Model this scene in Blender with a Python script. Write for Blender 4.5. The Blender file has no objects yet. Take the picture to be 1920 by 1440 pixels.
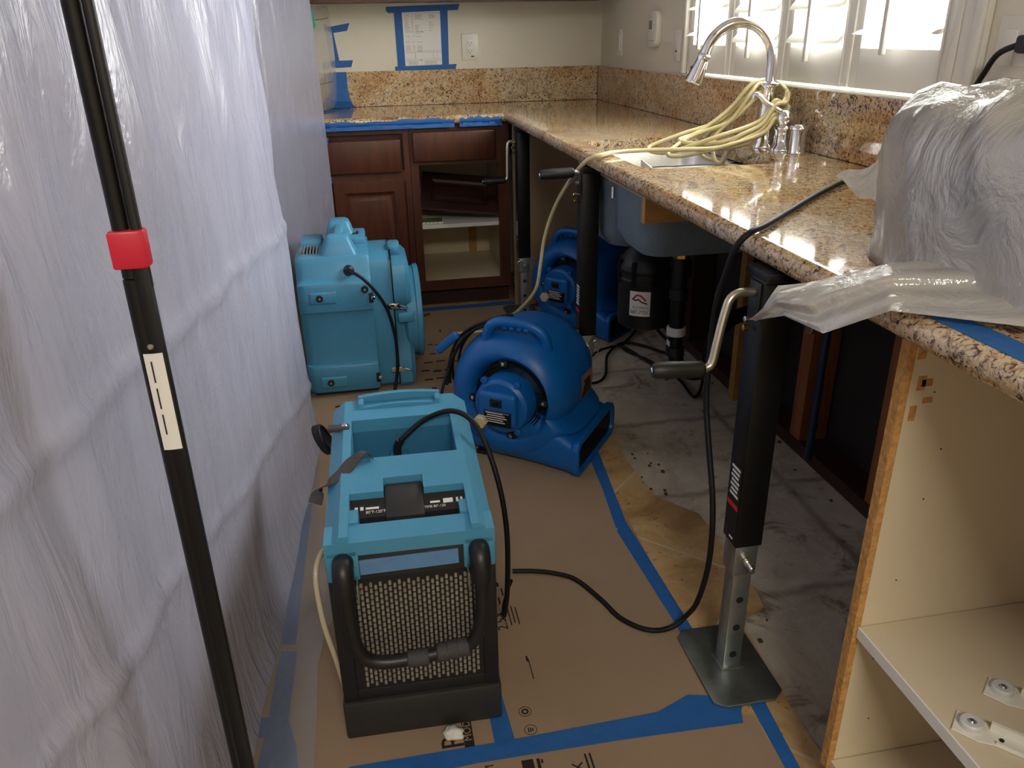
import bpy, bmesh, math, random
from math import pi, sin, cos, radians as R
from mathutils import Vector as V, Matrix as MX
random.seed(7)
C = bpy.context.scene.collection
SC = bpy.context.scene

# ------------------------------------------------------------------ camera, world, lights, exposure
F_PX, YAW, PIT, ROL = 1477.042, 0.17511651, 0.41756364, -0.0198252
def cam_axes():
    cy, sy, cp, sp = cos(YAW), sin(YAW), cos(PIT), sin(PIT)
    fwd = V((sy*cp, cy*cp, -sp)); right = V((cy, -sy, 0)); up = right.cross(fwd)
    return cos(ROL)*right + sin(ROL)*up, -sin(ROL)*right + cos(ROL)*up, fwd
cd = bpy.data.cameras.new('camera'); cam = bpy.data.objects.new('camera', cd); C.objects.link(cam)
_r, _u, _f = cam_axes()
_m = MX((_r, _u, -_f)).transposed().to_4x4(); _m.translation = V((-1.2716212, -4.315765, 1.2369207))
cam.matrix_world = _m
cd.sensor_fit = 'HORIZONTAL'; cd.sensor_width = 36; cd.lens = 36*F_PX/1920; cd.clip_start = .02
SC.camera = cam

w = bpy.data.worlds.new('world'); SC.world = w; w.use_nodes = True
bg = w.node_tree.nodes['Background']; bg.inputs[0].default_value = (.86, .92, 1, 1); bg.inputs[1].default_value = 5.5

def area(name, loc, target, sx, sy, power, col):
    l = bpy.data.lights.new(name, 'AREA'); l.shape = 'RECTANGLE'; l.size = sx; l.size_y = sy; l.energy = power; l.color = col
    o = bpy.data.objects.new(name, l); C.objects.link(o); o.location = loc
    o.rotation_euler = (V(target)-V(loc)).to_track_quat('-Z', 'Y').to_euler(); return o
area('window_daylight', (.62, -1.95, 1.75), (-1.2, -1.95, 1.1), 2.2, 1.7, 170, (1, .98, .95))
area('ceiling_lamp_light', (-1.15, -5.7, 2.46), (-1.15, -5.5, 0), .9, .9, 62, (1, .94, .84))
SC.view_settings.view_transform = 'Standard'; SC.view_settings.look = 'None'
SC.view_settings.gamma = 1; SC.view_settings.use_curve_mapping = False
SC.view_settings.exposure = 0.5
SC.cycles.use_denoising = True
SC.cycles.max_bounces = 8; SC.cycles.transparent_max_bounces = 16
SC.cycles.sample_clamp_indirect = 6; SC.cycles.caustics_reflective = False; SC.cycles.caustics_refractive = False

# ------------------------------------------------------------------ materials
def lin(r, g, b):
    f = lambda c: (c/255/12.92) if c/255 <= .04045 else ((c/255+.055)/1.055)**2.4
    return (f(r), f(g), f(b), 1)
def node(nt, t, **kw):
    n = nt.nodes.new(t)
    for k, v in kw.items(): setattr(n, k, v)
    return n
def mat(name, col, rough=.5, metal=0, var=0, vscale=6, bump=0, bscale=40, coat=0, spec=.5, col2=None, stretch=(1, 1, 1), rvar=0):
    m = bpy.data.materials.new(name); m.use_nodes = True; nt = m.node_tree; L = nt.links
    p = nt.nodes['Principled BSDF']; p.inputs['Roughness'].default_value = rough; p.inputs['Metallic'].default_value = metal
    p.inputs['Base Color'].default_value = col; p.inputs['Specular IOR Level'].default_value = spec
    p.inputs['Coat Weight'].default_value = coat; p.inputs['Coat Roughness'].default_value = .05
    tc = node(nt, 'ShaderNodeTexCoord'); mp = node(nt, 'ShaderNodeMapping'); mp.inputs['Scale'].default_value = stretch
    L.new(tc.outputs['Object'], mp.inputs[0])
    if var:
        n = node(nt, 'ShaderNodeTexNoise'); n.inputs['Scale'].default_value = vscale; n.inputs['Detail'].default_value = 6; n.inputs['Roughness'].default_value = .65
        L.new(mp.outputs[0], n.inputs[0])
        r = node(nt, 'ShaderNodeValToRGB'); r.color_ramp.elements[0].position = .3; r.color_ramp.elements[1].position = .7
        c2 = col2 or tuple(min(1, c*(1+var)) for c in col[:3])+(1,)
        r.color_ramp.elements[0].color = tuple(c*(1-var) for c in col[:3])+(1,) if not col2 else col
        r.color_ramp.elements[1].color = c2
        L.new(n.outputs[0], r.inputs[0]); L.new(r.outputs[0], p.inputs['Base Color'])
        if rvar:
            mr = node(nt, 'ShaderNodeMapRange'); mr.inputs[3].default_value = rough-rvar; mr.inputs[4].default_value = rough+rvar
            L.new(n.outputs[0], mr.inputs[0]); L.new(mr.outputs[0], p.inputs['Roughness'])
    if bump:
        n2 = node(nt, 'ShaderNodeTexNoise'); n2.inputs['Scale'].default_value = bscale; n2.inputs['Detail'].default_value = 5
        L.new(mp.outputs[0], n2.inputs[0])
        b = node(nt, 'ShaderNodeBump'); b.inputs['Strength'].default_value = bump; b.inputs['Distance'].default_value = .01
        L.new(n2.outputs[0], b.inputs['Height']); L.new(b.outputs[0], p.inputs['Normal'])
    return m
def ramp(nt, src, stops):
    r = node(nt, 'ShaderNodeValToRGB'); e = r.color_ramp.elements
    e[0].position, e[0].color = stops[0]; e[1].position, e[1].color = stops[1]
    for p, c in stops[2:]:
        x = e.new(p); x.color = c
    nt.links.new(src, r.inputs[0]); return r.outputs[0]
def mixc(nt, fac, a, b, mode='MIX'):
    m = node(nt, 'ShaderNodeMix', data_type='RGBA', blend_type=mode)
    for s, v in ((m.inputs[0], fac), (m.inputs[6], a), (m.inputs[7], b)):
        if isinstance(v, (float, int, tuple)): s.default_value = v
        else: nt.links.new(v, s)
    return m.outputs[2]
def noise(nt, vec, scale, detail=5, rough=.6, dist=0):
    n = node(nt, 'ShaderNodeTexNoise'); n.inputs['Scale'].default_value = scale; n.inputs['Detail'].default_value = detail
    n.inputs['Roughness'].default_value = rough; n.inputs['Distortion'].default_value = dist
    nt.links.new(vec, n.inputs[0]); return n.outputs[0]
def granite():
    m = bpy.data.materials.new('granite'); m.use_nodes = True; nt = m.node_tree; L = nt.links; p = nt.nodes['Principled BSDF']
    tc = node(nt, 'ShaderNodeTexCoord'); vec = tc.outputs['Object']
    big = noise(nt, vec, 3.4, 5, .65, 1.0)
    base = ramp(nt, big, [(.32, lin(182, 128, 80)), (.44, lin(208, 170, 120)), (.56, lin(220, 196, 158)), (.70, lin(204, 190, 166))])
    c = mixc(nt, ramp(nt, noise(nt, vec, 52, 3, .6, 2.6), [(.50, (0, 0, 0, 1)), (.60, (.7, .7, .7, 1))]), base, lin(134, 90, 60))
    c = mixc(nt, ramp(nt, noise(nt, vec, 40, 4, .6, 3.0), [(.57, (0, 0, 0, 1)), (.64, (.9, .9, .9, 1))]), c, lin(222, 204, 168))
    c = mixc(nt, ramp(nt, noise(nt, vec, 66, 3, .55, 2.0), [(.56, (0, 0, 0, 1)), (.62, (.92, .92, .92, 1))]), c, lin(66, 44, 32))
    c = mixc(nt, ramp(nt, noise(nt, vec, 88, 2, .5, 1.2), [(.65, (0, 0, 0, 1)), (.69, (1, 1, 1, 1))]), c, lin(30, 22, 20))
    pat = ramp(nt, noise(nt, vec, 6.5, 3, .55, .8), [(.62, (0, 0, 0, 1)), (.74, (.7, .7, .7, 1))])
    c = mixc(nt, pat, c, lin(86, 50, 30))
    L.new(c, p.inputs['Base Color']); p.inputs['Roughness'].default_value = .07; p.inputs['Specular IOR Level'].default_value = .6
    p.inputs['Coat Weight'].default_value = .35; p.inputs['Coat Roughness'].default_value = .03
    return m
def film(name, col, diff=.5, trans=.25, clear=.15, rough=.25, bump=.3, scale=9, stretch=(1, 1, 1), gloss=.16):
    m = bpy.data.materials.new(name); m.use_nodes = True; nt = m.node_tree; L = nt.links
    nt.nodes.remove(nt.nodes['Principled BSDF']); out = nt.nodes['Material Output']
    d = node(nt, 'ShaderNodeBsdfDiffuse'); t = node(nt, 'ShaderNodeBsdfTranslucent'); tr = node(nt, 'ShaderNodeBsdfTransparent'); g = node(nt, 'ShaderNodeBsdfGlossy')
    d.inputs[0].default_value = col; t.inputs[0].default_value = col; g.inputs['Roughness'].default_value = rough
    tc = node(nt, 'ShaderNodeTexCoord'); mp = node(nt, 'ShaderNodeMapping'); mp.inputs['Scale'].default_value = stretch; L.new(tc.outputs['Object'], mp.inputs[0])
    h = noise(nt, mp.outputs[0], scale, 6, .6, .8)
    b = node(nt, 'ShaderNodeBump'); b.inputs['Strength'].default_value = bump; b.inputs['Distance'].default_value = .03; L.new(h, b.inputs['Height'])
    for s in (d, t, g): L.new(b.outputs[0], s.inputs['Normal'])
    def mx(f, a, bb):
        s = node(nt, 'ShaderNodeMixShader')
        if isinstance(f, float): s.inputs[0].default_value = f
        else: L.new(f, s.inputs[0])
        L.new(a.outputs[0], s.inputs[1]); L.new(bb.outputs[0], s.inputs[2]); return s
    s1 = mx(trans/(diff+trans), d, t); s2 = mx(float(clear), s1, tr)
    fr = node(nt, 'ShaderNodeLayerWeight'); fr.inputs[0].default_value = .35; L.new(b.outputs[0], fr.inputs['Normal'])
    mm = node(nt, 'ShaderNodeMath', operation='MULTIPLY_ADD'); mm.inputs[1].default_value = .45; mm.inputs[2].default_value = gloss*.5; L.new(fr.outputs['Fresnel'], mm.inputs[0])
    s3 = mx(mm.outputs[0], s2, g); L.new(s3.outputs[0], out.inputs[0]); return m
def glass_mat():
    m = bpy.data.materials.new('window_glass'); m.use_nodes = True; nt = m.node_tree; L = nt.links
    nt.nodes.remove(nt.nodes['Principled BSDF']); out = nt.nodes['Material Output']
    tr = node(nt, 'ShaderNodeBsdfTransparent'); g = node(nt, 'ShaderNodeBsdfGlossy'); g.inputs['Roughness'].default_value = .02
    s = node(nt, 'ShaderNodeMixShader'); s.inputs[0].default_value = .06
    L.new(tr.outputs[0], s.inputs[1]); L.new(g.outputs[0], s.inputs[2]); L.new(s.outputs[0], out.inputs[0]); return m
def floor_mat():
    m = bpy.data.materials.new('concrete'); m.use_nodes = True; nt = m.node_tree; L = nt.links; p = nt.nodes['Principled BSDF']
    vec = node(nt, 'ShaderNodeTexCoord').outputs['Object']
    c = ramp(nt, noise(nt, vec, 3.5, 8, .7, .6), [(.3, lin(150, 139, 120)), (.5, lin(198, 186, 164)), (.7, lin(224, 212, 188))])
    st = ramp(nt, noise(nt, vec, 5, 5, .75, 1.5), [(.54, (0, 0, 0, 1)), (.66, (.8, .8, .8, 1))]); c = mixc(nt, st, c, lin(108, 92, 72))
    d = noise(nt, vec, 4, 4, .6); mp = node(nt, 'ShaderNodeMapping'); mp.inputs['Location'].default_value = (.1, .12, 0); L.new(vec, mp.inputs[0])
    ad = node(nt, 'ShaderNodeVectorMath', operation='MULTIPLY_ADD'); ad.inputs[1].default_value = (.05, .09, 0); L.new(d, ad.inputs[0]); L.new(mp.outputs[0], ad.inputs[2])
    bk = node(nt, 'ShaderNodeTexBrick'); bk.offset = 0; bk.inputs['Scale'].default_value = 1; bk.inputs['Brick Width'].default_value = 90; bk.inputs['Row Height'].default_value = .46; bk.inputs['Mortar Size'].default_value = .022; bk.inputs['Mortar Smooth'].default_value = 1
    bk.inputs['Color1'].default_value = (0, 0, 0, 1); bk.inputs['Color2'].default_value = (0, 0, 0, 1); bk.inputs['Mortar'].default_value = (.45, .45, .45, 1)
    L.new(ad.outputs[0], bk.inputs[0]); c = mixc(nt, bk.outputs[0], c, lin(84, 68, 52))
    L.new(c, p.inputs['Base Color']); p.inputs['Roughness'].default_value = .75
    b = node(nt, 'ShaderNodeBump'); b.inputs['Strength'].default_value = .35; b.inputs['Distance'].default_value = .01
    L.new(noise(nt, vec, 28, 7, .7), b.inputs['Height']); L.new(b.outputs[0], p.inputs['Normal']); return m
def tile_mat():
    m = bpy.data.materials.new('travertine'); m.use_nodes = True; nt = m.node_tree; L = nt.links; p = nt.nodes['Principled BSDF']
    vec = node(nt, 'ShaderNodeTexCoord').outputs['Object']
    c = ramp(nt, noise(nt, vec, 6, 7, .65, 1.0), [(.3, lin(160, 122, 78)), (.5, lin(194, 158, 108)), (.7, lin(212, 182, 134))])
    sp = ramp(nt, noise(nt, vec, 60, 3, .6), [(.62, (0, 0, 0, 1)), (.7, (.7, .7, .7, 1))]); c = mixc(nt, sp, c, lin(120, 84, 48))
    mp = node(nt, 'ShaderNodeMapping'); mp.inputs['Rotation'].default_value = (0, 0, R(45)); mp.inputs['Location'].default_value = (.12, .03, 0); L.new(vec, mp.inputs[0])
    bk = node(nt, 'ShaderNodeTexBrick'); bk.offset = 0; bk.inputs['Scale'].default_value = 1; bk.inputs['Brick Width'].default_value = .46; bk.inputs['Row Height'].default_value = .46
    bk.inputs['Mortar Size'].default_value = .004; bk.inputs['Color1'].default_value = (0, 0, 0, 1); bk.inputs['Color2'].default_value = (0, 0, 0, 1); bk.inputs['Mortar'].default_value = (1, 1, 1, 1)
    L.new(mp.outputs[0], bk.inputs[0]); c = mixc(nt, bk.outputs[0], c, lin(206, 186, 150))
    L.new(c, p.inputs['Base Color']); p.inputs['Roughness'].default_value = .45; return m

M = dict(  # every surface of the scene
    wall=mat('wall_paint', lin(232, 226, 206), .7, bump=.12, bscale=90),
    ceiling=mat('ceiling_paint', lin(236, 232, 222), .8, bump=.1, bscale=60),
    white=mat('white_paint', lin(238, 236, 226), .35),
    plate=mat('plate_plastic', lin(236, 232, 218), .35),
    granite=granite(), concrete=floor_mat(), tile=tile_mat(),
    paper=mat('kraft_paper', lin(158, 134, 108), .75, var=.08, vscale=2.5, bump=.08, bscale=14),
    ink=mat('black_ink', lin(36, 28, 24), .7), tape=mat('blue_painters_tape', lin(38, 100, 168), .6, var=.10, vscale=22, bump=.15, bscale=60),
    tapew=mat('blue_tape_pale', lin(96, 140, 186), .5, var=.1, vscale=30),
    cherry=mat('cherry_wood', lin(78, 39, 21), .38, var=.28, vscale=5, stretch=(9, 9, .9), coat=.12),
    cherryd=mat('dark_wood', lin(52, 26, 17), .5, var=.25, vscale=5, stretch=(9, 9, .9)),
    stud=mat('stud_wood', lin(140, 82, 44), .75, var=.3, vscale=5, stretch=(9, 9, .9)),
    ply=mat('plywood', lin(186, 138, 72), .6, var=.18, vscale=6, stretch=(1, 8, 8)),
    osb=mat('particle_board', lin(196, 146, 84), .85, var=.3, vscale=90, bump=.4, bscale=120),
    mel=mat('white_melamine', lin(220, 205, 174), .42, var=.02, vscale=3),
    melw=mat('shelf_edge', lin(240, 238, 230), .4),
    beige=mat('beige_panel', lin(176, 148, 112), .55, var=.05, vscale=4),
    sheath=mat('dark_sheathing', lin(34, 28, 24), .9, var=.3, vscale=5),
    mud=mat('rubble_brown', lin(92, 64, 42), .9, var=.3, vscale=30, bump=.5, bscale=50),
    black=mat('black_paint', lin(12, 12, 13), .42, spec=.35), blackp=mat('black_plastic', lin(24, 24, 25), .48, bump=.05, bscale=200),
    rubber=mat('black_rubber', lin(26, 26, 27), .42), cord=mat('cord_rubber', lin(18, 18, 20), .55, spec=.3),
    shroud=mat('charcoal_plastic', lin(42, 42, 41), .5, var=.14, vscale=25, bump=.06, bscale=150),
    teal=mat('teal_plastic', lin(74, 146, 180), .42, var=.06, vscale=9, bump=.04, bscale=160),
    teald=mat('teal_shaded', lin(56, 120, 154), .45, var=.06, vscale=9),  # darker copy of the teal, shade of well and slot put into colour
    blue=mat('blue_plastic', lin(8, 96, 172), .4, var=.06, vscale=8, bump=.05, bscale=180),
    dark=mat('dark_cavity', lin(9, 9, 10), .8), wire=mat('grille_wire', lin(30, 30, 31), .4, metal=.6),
    chrome=mat('chrome', (.86, .86, .86, 1), .07, 1), steel=mat('brushed_steel', (.72, .72, .70, 1), .34, 1, bump=.05, bscale=200),
    galv=mat('galvanised_steel', lin(170, 175, 172), .36, .9, var=.2, vscale=14, rvar=.1), zinc=mat('zinc_plate', lin(136, 142, 138), .36, .85, var=.3, vscale=12, rvar=.12),
    crank=mat('crank_steel', lin(196, 190, 172), .3, .9), sinkpaint=mat('grey_undercoat', lin(108, 122, 130), .7, bump=.2, bscale=120),
    core=mat('coil_metal', lin(150, 145, 132), .42, .3, var=.22, vscale=60),
    red=mat('red_plastic', lin(206, 32, 58), .4), label=mat('white_label', lin(236, 234, 228), .45), orange=mat('orange_label', lin(150, 84, 50), .5, var=.45, vscale=45, col2=lin(120, 124, 128)),
    brass=mat('brass', lin(206, 160, 80), .25, 1), knob=mat('clear_knob', lin(206, 190, 150), .3),
    tube=mat('vinyl_tube', lin(226, 212, 160), .22, spec=.6), hose=mat('clear_hose', lin(200, 186, 156), .25),
    strap=mat('grey_webbing', lin(66, 64, 64), .7, bump=.3, bscale=220), wtube=mat('white_fitting', lin(214, 214, 210), .4),
    sheet=film('poly_sheeting', lin(198, 200, 222), .6, .22, .07, .24, .42, 8, (1, 1.9, .5)),
    bag=film('poly_bag', lin(226, 222, 214), .5, .22, .12, .15, .42, 11, (1, 1, .8), gloss=.34),
    clear=film('clear_poly', lin(226, 224, 216), .42, .2, .42, .15, .4, 9, gloss=.25),
    flap=film('floor_film', lin(220, 214, 204), .35, .12, .80, .2, .3, 5, gloss=.2),
    glass=glass_mat(), greentape=mat('green_tape', lin(20, 160, 140), .5), foam=mat('white_foam', lin(224, 220, 210), .8, bump=.4, bscale=60),
    lcd=mat('lcd_grey', lin(120, 128, 116), .3), book=mat('green_print', lin(92, 110, 62), .6, var=.4, vscale=70), pvcblue=mat('blue_pipe', lin(22, 40, 70), .4))

# ------------------------------------------------------------------ mesh helpers
def NB(): return bmesh.new()
def mk(name, bm, m, parent=None, smooth=32, label=None, cat=None, group=None, kind=None, loc=None, flat=False):
    me = bpy.data.meshes.new(name); bmesh.ops.recalc_face_normals(bm, faces=bm.faces[:]); bm.to_mesh(me); bm.free()
    for p in me.polygons: p.use_smooth = smooth > 0
    if smooth and smooth < 180: me.set_sharp_from_angle(angle=R(smooth))
    if flat:
        for p in me.polygons:
            if abs(p.normal.z) > .9995: p.use_smooth = False
    me.materials.append(M[m] if isinstance(m, str) else m)
    o = bpy.data.objects.new(name, me); C.objects.link(o)
    if parent: o.parent = parent
    if loc: o.location = loc
    return tag(o, label, cat, group, kind)
def tag(o, label=None, cat=None, group=None, kind=None):
    for k, v in (('label', label), ('category', cat), ('group', group), ('kind', kind)):
        if v: o[k] = v
    return o
def thing(name, label, cat, loc=(0, 0, 0), rz=0, group=None):
    o = bpy.data.objects.new(name, None); C.objects.link(o); o.location = loc; o.rotation_euler = (0, 0, rz); o.empty_display_size = .1
    return tag(o, label, cat, group)
def struct(name, bm, m, smooth=30): return mk(name, bm, m, smooth=smooth, kind='structure')
def box(bm, x0, x1, y0, y1, z0, z1, bev=0, seg=2, T=None):
    x0, x1 = min(x0, x1), max(x0, x1); y0, y1 = min(y0, y1), max(y0, y1); z0, z1 = min(z0, z1), max(z0, z1)
    vs = [bm.verts.new((x, y, z)) for z in (z0, z1) for x, y in ((x0, y0), (x1, y0), (x1, y1), (x0, y1))]
    fs = [bm.faces.new([vs[i] for i in q]) for q in ((3, 2, 1, 0), (4, 5, 6, 7), (0, 1, 5, 4), (1, 2, 6, 5), (2, 3, 7, 6), (3, 0, 4, 7))]
    if bev:
        es = list({e for f in fs for e in f.edges})
        r = bmesh.ops.bevel(bm, geom=es, offset=min(bev, .49*min(x1-x0, y1-y0, z1-z0)), segments=seg, profile=.5, affect='EDGES')
        vs = list({v for f in r['faces'] for v in f.verts} | {v for v in vs if v.is_valid})
    if T: bmesh.ops.transform(bm, matrix=T, verts=[v for v in vs if v.is_valid])
    return bm
def bx(*a, **k): return box(NB(), *a, **k)
def prism(bm, poly, h0, h1, T=None, bev=0, seg=2):
    a = [bm.verts.new((x, y, h0)) for x, y in poly]; b = [bm.verts.new((x, y, h1)) for x, y in poly]; n = len(poly)
    f0 = bm.faces.new(a[::-1]); f1 = bm.faces.new(b)
    for i in range(n): bm.faces.new((a[i], a[(i+1) % n], b[(i+1) % n], b[i]))
    vs = a+b
    if bev:
        es = list(f0.edges)+list(f1.edges)
        r = bmesh.ops.bevel(bm, geom=es, offset=bev, segments=seg, profile=.5, affect='EDGES')
        vs = list({v for f in r['faces'] for v in f.verts} | {v for v in vs if v.is_valid})
    if T: bmesh.ops.transform(bm, matrix=T, verts=vs)
    return bm
def spline(pts, k=6):
    P = [V(p) for p in pts]; out = []
    for i in range(len(P)-1):
        a, b, c, d = P[max(i-1, 0)], P[i], P[i+1], P[min(i+2, len(P)-1)]
        for j in range(k):
            t = j/k; out.append(.5*((2*b)+(c-a)*t+(2*a-5*b+4*c-d)*t*t+(3*b-a-3*c+d)*t**3))
    return out+[P[-1]]
def tube(bm, pts, r, n=10, k=6, closed=False):
    P = spline(pts, k) if k > 1 else [V(p) for p in pts]
    rs = r if isinstance(r, (list, tuple)) else None
    up = V((0, 0, 1)); rings = []; prev = None
    for i, p in enumerate(P):
        t = (P[min(i+1, len(P)-1)]-P[max(i-1, 0)]).normalized()
        if prev is None:
            s = t.cross(up); s = t.cross(V((1, 0, 0))) if s.length < 1e-3 else s
        else: s = prev-t*prev.dot(t)
        s.normalize(); prev = s; q = t.cross(s)
        rr = r if rs is None else rs[0]+(rs[1]-rs[0])*i/(len(P)-1)
        rings.append([bm.verts.new(p+rr*(cos(2*pi*j/n)*s+sin(2*pi*j/n)*q)) for j in range(n)])
    for a, b in zip(rings, rings[1:]):
        for j in range(n): bm.faces.new((a[j], a[(j+1) % n], b[(j+1) % n], b[j]))
    bm.faces.new(rings[0][::-1]); bm.faces.new(rings[-1]); return bm
def tb(pts, r, **k): return tube(NB(), pts, r, **k)
AX = {'Z': MX.Identity(4), 'X': MX.Rotation(pi/2, 4, 'Y'), 'Y': MX.Rotation(-pi/2, 4, 'X'), '-Y': MX.Rotation(pi/2, 4, 'X'), '-X': MX.Rotation(-pi/2, 4, 'Y')}
def lathe(bm, prof, n=32, ax='Z', c=(0, 0, 0), rf=None):
    T = MX.Translation(c) @ AX[ax]; rings = []
    for r, h in prof:
        if r < 1e-6: rings.append([bm.verts.new(T @ V((0, 0, h)))])
        else: rings.append([bm.verts.new(T @ V((r*(rf(2*pi*j/n) if rf else 1)*cos(2*pi*j/n), r*(rf(2*pi*j/n) if rf else 1)*sin(2*pi*j/n), h))) for j in range(n)])
    for a, b in zip(rings, rings[1:]):
        for j in range(n):
            k = (j+1) % n
            if len(a) == 1 and len(b) == 1: continue
            if len(a) == 1: bm.faces.new((a[0], b[j], b[k]))
            elif len(b) == 1: bm.faces.new((a[j], a[k], b[0]))
            else: bm.faces.new((a[j], a[k], b[k], b[j]))
    return bm
def lt(*a, **k): return lathe(NB(), *a, **k)
def cyl(r, h0, h1, n=24, ax='Z', c=(0, 0, 0), bev=.0015):
    return lt([(0, h0), (r-bev, h0), (r, h0+bev), (r, h1-bev), (r-bev, h1), (0, h1)], n, ax, c)
def rrect(x0, x1, y0, y1, r, k=4):
    out = []
    for cx, cy, a in ((x1-r, y1-r, 0), (x0+r, y1-r, 90), (x0+r, y0+r, 180), (x1-r, y0+r, 270)):
        for i in range(k+1):
            t = R(a+90*i/k); out.append((cx+r*cos(t), cy+r*sin(t)))
    return out
def loft(bm, loops, cap0=True, cap1=True):
    rs = [[bm.verts.new(p) for p in l] for l in loops]; n = len(rs[0])
    for a, b in zip(rs, rs[1:]):
        for j in range(n): bm.faces.new((a[j], a[(j+1) % n], b[(j+1) % n], b[j]))
    if cap0: bm.faces.new(rs[0][::-1])
    if cap1: bm.faces.new(rs[-1])
    return bm
def surf(f, nu, nv, thick=0):
    bm = NB(); g = [[bm.verts.new(f(i/nu, j/nv)) for j in range(nv+1)] for i in range(nu+1)]
    for i in range(nu):
        for j in range(nv): bm.faces.new((g[i][j], g[i+1][j], g[i+1][j+1], g[i][j+1]))
    if thick:
        bmesh.ops.recalc_face_normals(bm, faces=bm.faces[:]); bmesh.ops.solidify(bm, geom=bm.faces[:], thickness=thick)
    return bm
def frame(bm, x0, x1, z0, z1, ix0, ix1, iz0, iz1, y0, y1):
    """a rectangular frame in the xz plane between depths y0 and y1"""
    box(bm, x0, ix0, y0, y1, z0, z1); box(bm, ix1, x1, y0, y1, z0, z1); box(bm, ix0, ix1, y0, y1, z0, iz0); box(bm, ix0, ix1, y0, y1, iz1, z1); return bm
def text(name, s, size, T, m, parent=None, **kw):
    cu = bpy.data.curves.new(name, 'FONT'); cu.body = s; cu.size = size; cu.extrude = .0002; cu.align_x = 'CENTER'; cu.align_y = 'CENTER'; cu.resolution_u = 3
    tmp = bpy.data.objects.new(name+'_curve', cu); C.objects.link(tmp); dg = bpy.context.evaluated_depsgraph_get()
    me = bpy.data.meshes.new_from_object(tmp.evaluated_get(dg)); bpy.data.objects.remove(tmp)
    me.transform(T); me.materials.clear(); me.materials.append(M[m]); o = bpy.data.objects.new(name, me); C.objects.link(o)
    if parent: o.parent = parent
    return tag(o, **kw)
def fn(*p): return [V(q) for q in p]
# ------------------------------------------------------------------ the setting
struct('floor', bx(-4.2, .12, -7.5, .12, -.08, 0), 'concrete', 0)
TZ = .008
edge = [(-.548, .0), (-.548, -.55), (-.534, -2.074), (-.545, -2.24), (-.535, -2.39), (-.530, -2.475), (-.505, -2.50), (-.470, -2.545), (-.443, -2.576), (-.440, -2.70), (-.449, -2.816), (-.440, -2.922), (-.450, -2.976), (-.500, -2.995), (-.527, -3.03), (-.526, -3.073), (-.536, -3.213), (-.538, -3.6), (-.54, -7.5)]
bm = NB(); prism(bm, [(-4.2, 0)]+edge+[(-4.2, -7.5)], 0, TZ); struct('floor_tiles', bm, 'tile', 0)
bm = NB()
rr = random.Random(3)
for i in range(34):      # crumbs of broken tile and mortar along the exposed edge and sill
    if i < 24: x, y = -.50+rr.uniform(-.03, .05), rr.uniform(-3.1, -2.2)
    else: x, y = rr.uniform(-.06, -.012), rr.uniform(-2.7, -1.2)
    s = rr.uniform(.0015, .0045); box(bm, x-s, x+s, y-s*1.4, y+s, 0, s*1.2, T=None)
mk('mortar_crumbs', bm, 'mud', smooth=0, kind='stuff', label='brown crumbs of mortar on the bare concrete under the counter', cat='debris')
struct('ceiling', bx(-4.2, .12, -7.5, .12, 2.5, 2.58), 'ceiling', 0)
struct('wall_back', bx(-4.2, .12, 0, .12, 0, 2.5), 'wall', 0)
struct('wall_left', bx(-4.32, -4.2, -7.5, .12, 0, 2.5), 'wall', 0)
struct('wall_front', bx(-4.2, .12, -7.62, -7.5, 0, 2.5), 'wall', 0)
WY0, WY1, WZ0, WZ1 = -2.675, -1.195, 1.085, 2.15      # window opening
bm = NB()
for a in ((-7.5, WY0, .88, 2.5), (WY1, 0, .88, 2.5), (WY0, WY1, .88, WZ0), (WY0, WY1, WZ1, 2.5)): box(bm, 0, .12, *a)
box(bm, 0, .12, -7.5, -3.5, 0, .88)
struct('wall_right', bm, 'wall', 0)
# the opened wall below the counter: sheathing, sill plate, studs
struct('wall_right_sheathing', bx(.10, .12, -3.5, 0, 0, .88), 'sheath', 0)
struct('trim_sill_plate', bx(.0, .095, -3.5, 0, 0, .042), 'cherryd', 0)
for i, y in enumerate((-.95, -1.36, -1.83, -2.275, -2.69, -3.1)):
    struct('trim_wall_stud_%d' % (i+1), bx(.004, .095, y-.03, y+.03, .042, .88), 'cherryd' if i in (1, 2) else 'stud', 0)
bm = NB(); box(bm, -.03, -.006, -1.90, -1.862, .0, .66); struct('trim_wood_strip', bm, 'ply', 0)
# window
bm = NB()
for a in ((-.018, .0, WY0-.10, WY0-.01, WZ0, WZ1+.09), (-.018, 0, WY1+.01, WY1+.03, WZ0, WZ1+.09), (-.018, 0, WY0-.10, WY1+.03, WZ1, WZ1+.09)): box(bm, *a, bev=.005)
box(bm, -.026, -.018, WY0-.10, WY0-.075, WZ0, WZ1+.09, bev=.003); box(bm, -.023, -.018, WY0-.034, WY0-.014, WZ0, WZ1, bev=.002)
struct('window_1_casing', bm, 'white')
bm = NB(); box(bm, -.022, .05, WY0, WY1, WZ0-.005, WZ0-.0008, bev=.001); struct('window_1_sill', bm, 'white')
bm = NB()
for a in ((WY0, WY0+.04, WZ0, WZ1), (WY1-.04, WY1, WZ0, WZ1), (WY0, WY1, WZ0, WZ0+.05), (WY0, WY1, WZ1-.04, WZ1), (-1.96, -1.92, WZ0, WZ1)): box(bm, .075, .115, *a)
struct('window_1_frame', bm, 'white', 0)
struct('window_1_pane', bx(.092, .096, WY0+.04, WY1-.04, WZ0+.05, WZ1-.04), 'glass', 0)

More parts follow.
